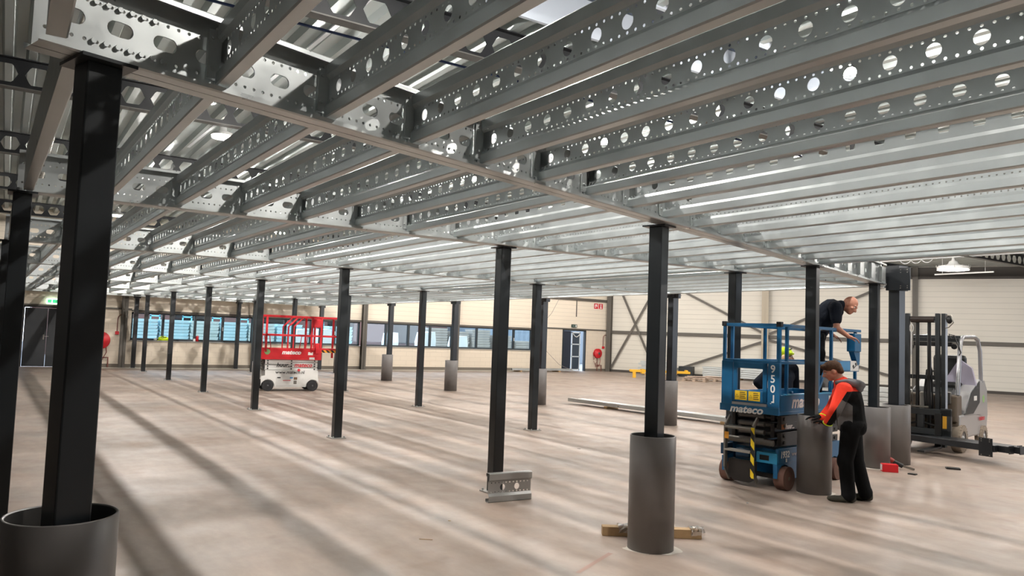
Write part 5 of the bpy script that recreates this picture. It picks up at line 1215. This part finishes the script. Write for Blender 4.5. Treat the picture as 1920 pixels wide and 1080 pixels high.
MB().tube([(RX+.8, 23.2, 5.35), (RX+.8, 23.15, 4.3), (RX+.78, 23.0, 3.6), (RX+.76, 22.6, 2.9), (RX+.7, 22.1, 2.35), (RX+.66, 21.95, 2.16)], .010, 5).tube([(RX+.66, 21.95, 2.16), (RX+.66, 22.0, 1.8), (RX+.7, 22.4, 1.0), (RX+.72, 23.2, .35), (RX+.74, 24.2, .012), (RX+.74, 24.6, .012)], .010, 5).build('cable', mat('cable_grey', '8a827c', .6), cb_)
MB().box(RX+.62, RX+.70, 21.78, 21.98, 2.1, 2.17).build('red_socket_block', fred, cb_, .005)
# on the sills
hv = thing('ear_muff_helmet', 'fluorescent yellow helmet on the sill of the first window', 'helmet', (RX-.0, 4.98, WZ0), 0)
MB().ball((0, 0, .075), (.10, .19, .095), 16, 10).build('shell', hivis, hv); MB().box(-.02, .02, -.21, .21, .0, .02).build('brim', hivis, hv)
MB().tube([(.08, -.1, .12), (.09, -.02, .15), (.09, .03, .11), (.085, .1, .14)], .014, 6).tube([(.085, -.08, .07), (.095, 0, .10)], .012, 6).build('black_marks', blackl, hv)
tag(MB().ball((0, 0, .04), (.05, .06, .045), 10, 8).build('white_bundle', whitebox, None, 0, (RX, 4.70, WZ0)), 'small white bundle beside the yellow helmet on the sill', 'bundle')
cn = thing('spray_can', 'red spray can standing on the sill of the first window', 'can', (RX, 6.19, WZ0))
MB().lathe([(.001, 0), (.055, 0), (.055, .19), (.04, .21), (.001, .21)], (0, 0, 0), n=16).build('can_body', fred, cn); MB().cyl((0, 0, .21), (0, 0, .26), .03, None, 12).build('can_cap', whitebox, cn)
tag(MB().box(-.03, .03, -.04, .04, 0, .1).build('white_cup', whitebox, None, .01, (RX, 6.08, WZ0)), 'small white pot left of the red spray can', 'pot')
# ================================================================== OUTSIDE THE WINDOWS
tag(MB().add([(-60, -30, -.02), (RX-T, -30, -.02), (RX-T, 60, -.02), (-60, 60, -.02)], [(0, 1, 2, 3)]).build('yard_ground', mat('yard_paving', '8b8d90', .8)), kind='structure')
tag(MB().add([(XE+T, 0, -.02), (60, 0, -.02), (60, 70, -.02), (XE+T, 70, -.02)], [(0, 1, 2, 3)]).build('yard_ground', mat('yard_paving', '8b8d90', .8)), kind='structure')
palb = mat('pale_teal_board', 'bfdfe6', .7, 0, .3, .15, 3); palg = mat('grey_teal_board', 'cddcd9', .7, 0, .3, .15, 3); palw = mat('weathered_pallet', 'b3aa9f', .8, 0, .3, .2, 4)
def outpallet(w, d): 
    mb = MB(); mb.box(-d/2, d/2, -w/2, w/2, .085, .122)
    mb.box(-d/2+.01, d/2-.01, -w/2+.01, w/2-.01, .022, .086).box(-d/2+.04, d/2-.04, -w/2+.04, w/2-.04, 0, .022)
    return mb
_o = outpallet(1.12, .8).build('p', palb); PD = {}
for m_, k in ((palb, 0), (palg, 1), (palw, 2)):
    d_ = _o.data.copy(); d_.materials.clear(); d_.materials.append(m_); PD[k] = d_
bpy.data.objects.remove(_o)
random.seed(11)
def outstack(i, y, n, k, x=-27.2, z=.0, what=''):
    for j in range(n):
        o = bpy.data.objects.new('stacked_pallet', PD[k]); COL.objects.link(o); o.location = (x+random.uniform(-.03, .03), y+random.uniform(-.02, .02), z+j*.131); o.rotation_euler = (0, 0, random.uniform(-.01, .01))
        tag(o, '%s pallet outdoors, %s up, in the %s yard stack seen through the windows' % (what, ORD[j], ORD[i]), 'pallet', 'pallets stacked in the yard')
for i, y in enumerate((3.4, 4.58, 5.76, 6.94, 8.12, 9.3, 10.5, 11.7, 12.9)): outstack(i, y, 14 if i not in (7,) else 13, i % 2 if i > 2 else 0, what='pale teal')
for i, y in enumerate((18.6, 19.9, 21.2, 22.6, 24.0)): outstack(i+9, y, (15, 14, 15, 13, 11)[i], 2, x=-28.4, what='weathered')
# pale blue uprights over the stacks
for i, y in enumerate((5.15, 6.4, 7.6, 8.75, 12.2)):
    tag(MB().box(-.02, .02, -.20, -.15, 0, 2.4).box(-.02, .02, .15, .20, 0, 2.4).box(-.02, .02, -.2, .2, 1.95, 2.0).build('rack_post', mat('pale_blue_post', '7fc3d6', .5), None, 0, (-27.72, y, 0)), 'pale blue twin post outdoors rising over the stacks, %s from the left' % ORD[i], 'post', 'pale blue posts in the yard')
for i, (y, w, h) in enumerate(((10.7, .45, 1.65), (11.8, .6, 1.7), (15.1, .5, 1.65), (16.95, .75, 1.75), (18.75, .7, 1.6))):  # made-up white blocks standing in for bright reflections in the panes
    o = MB().prism([(-w/2*.8, 0), (w/2*.75, 0), (w/2, h*.75), (w/2*.85, h), (-w/2*.7, h*.97), (-w/2, h*.7)], lambda a, b: (-.4, a, b), lambda a, b: (.4, a, b)).build('glare_block', mat('white_glare_stand_in', 'f2f4f4', .8), None, .05, (-26.2, y, .0))
    tag(o, 'made-up white bag in the yard seen through the windows, %s from the left' % ORD[i], 'shape', 'made-up white shapes for the bright window light')
# brick building across the yard
bb = thing('brick_building', 'brown brick building across the yard behind the third window strip', 'building', (-38, 15, 0))
MB().box(-2, 2, -14, 8.5, 0, 4.2).build('facade', panelmat('brown_brick', '5f4038', .075, True), bb)
for k in range(5): MB().box(2.0, 2.05, -12+k*4.2, -10.4+k*4.2, 1.0, 2.6).build('window', glass, bb)
MB().box(-2.1, 2.1, -14.1, 8.6, 4.15, 4.3).build('roof_edge', rpaint, bb)
sh = thing('corrugated_shed', 'grey corrugated shed behind the weathered pallets across the yard', 'shed', (-34, 29.5, 0))
w_ = MB(); yy = -5.0
pts = []
while yy < 7: pts += [(yy, 0), (yy+.1, .05), (yy+.2, .05), (yy+.3, 0)]; yy += .4
n_ = len(pts); w_.add([(p[1], p[0], 0) for p in pts]+[(p[1], p[0], 4) for p in pts], [(i, i+1, n_+i+1, n_+i) for i in range(n_-1)]); w_.box(-4, -.01, -5, 7, 0, 3.98)
w_.build('shed_wall', mat('shed_sheet', '7d858c', .5), sh)
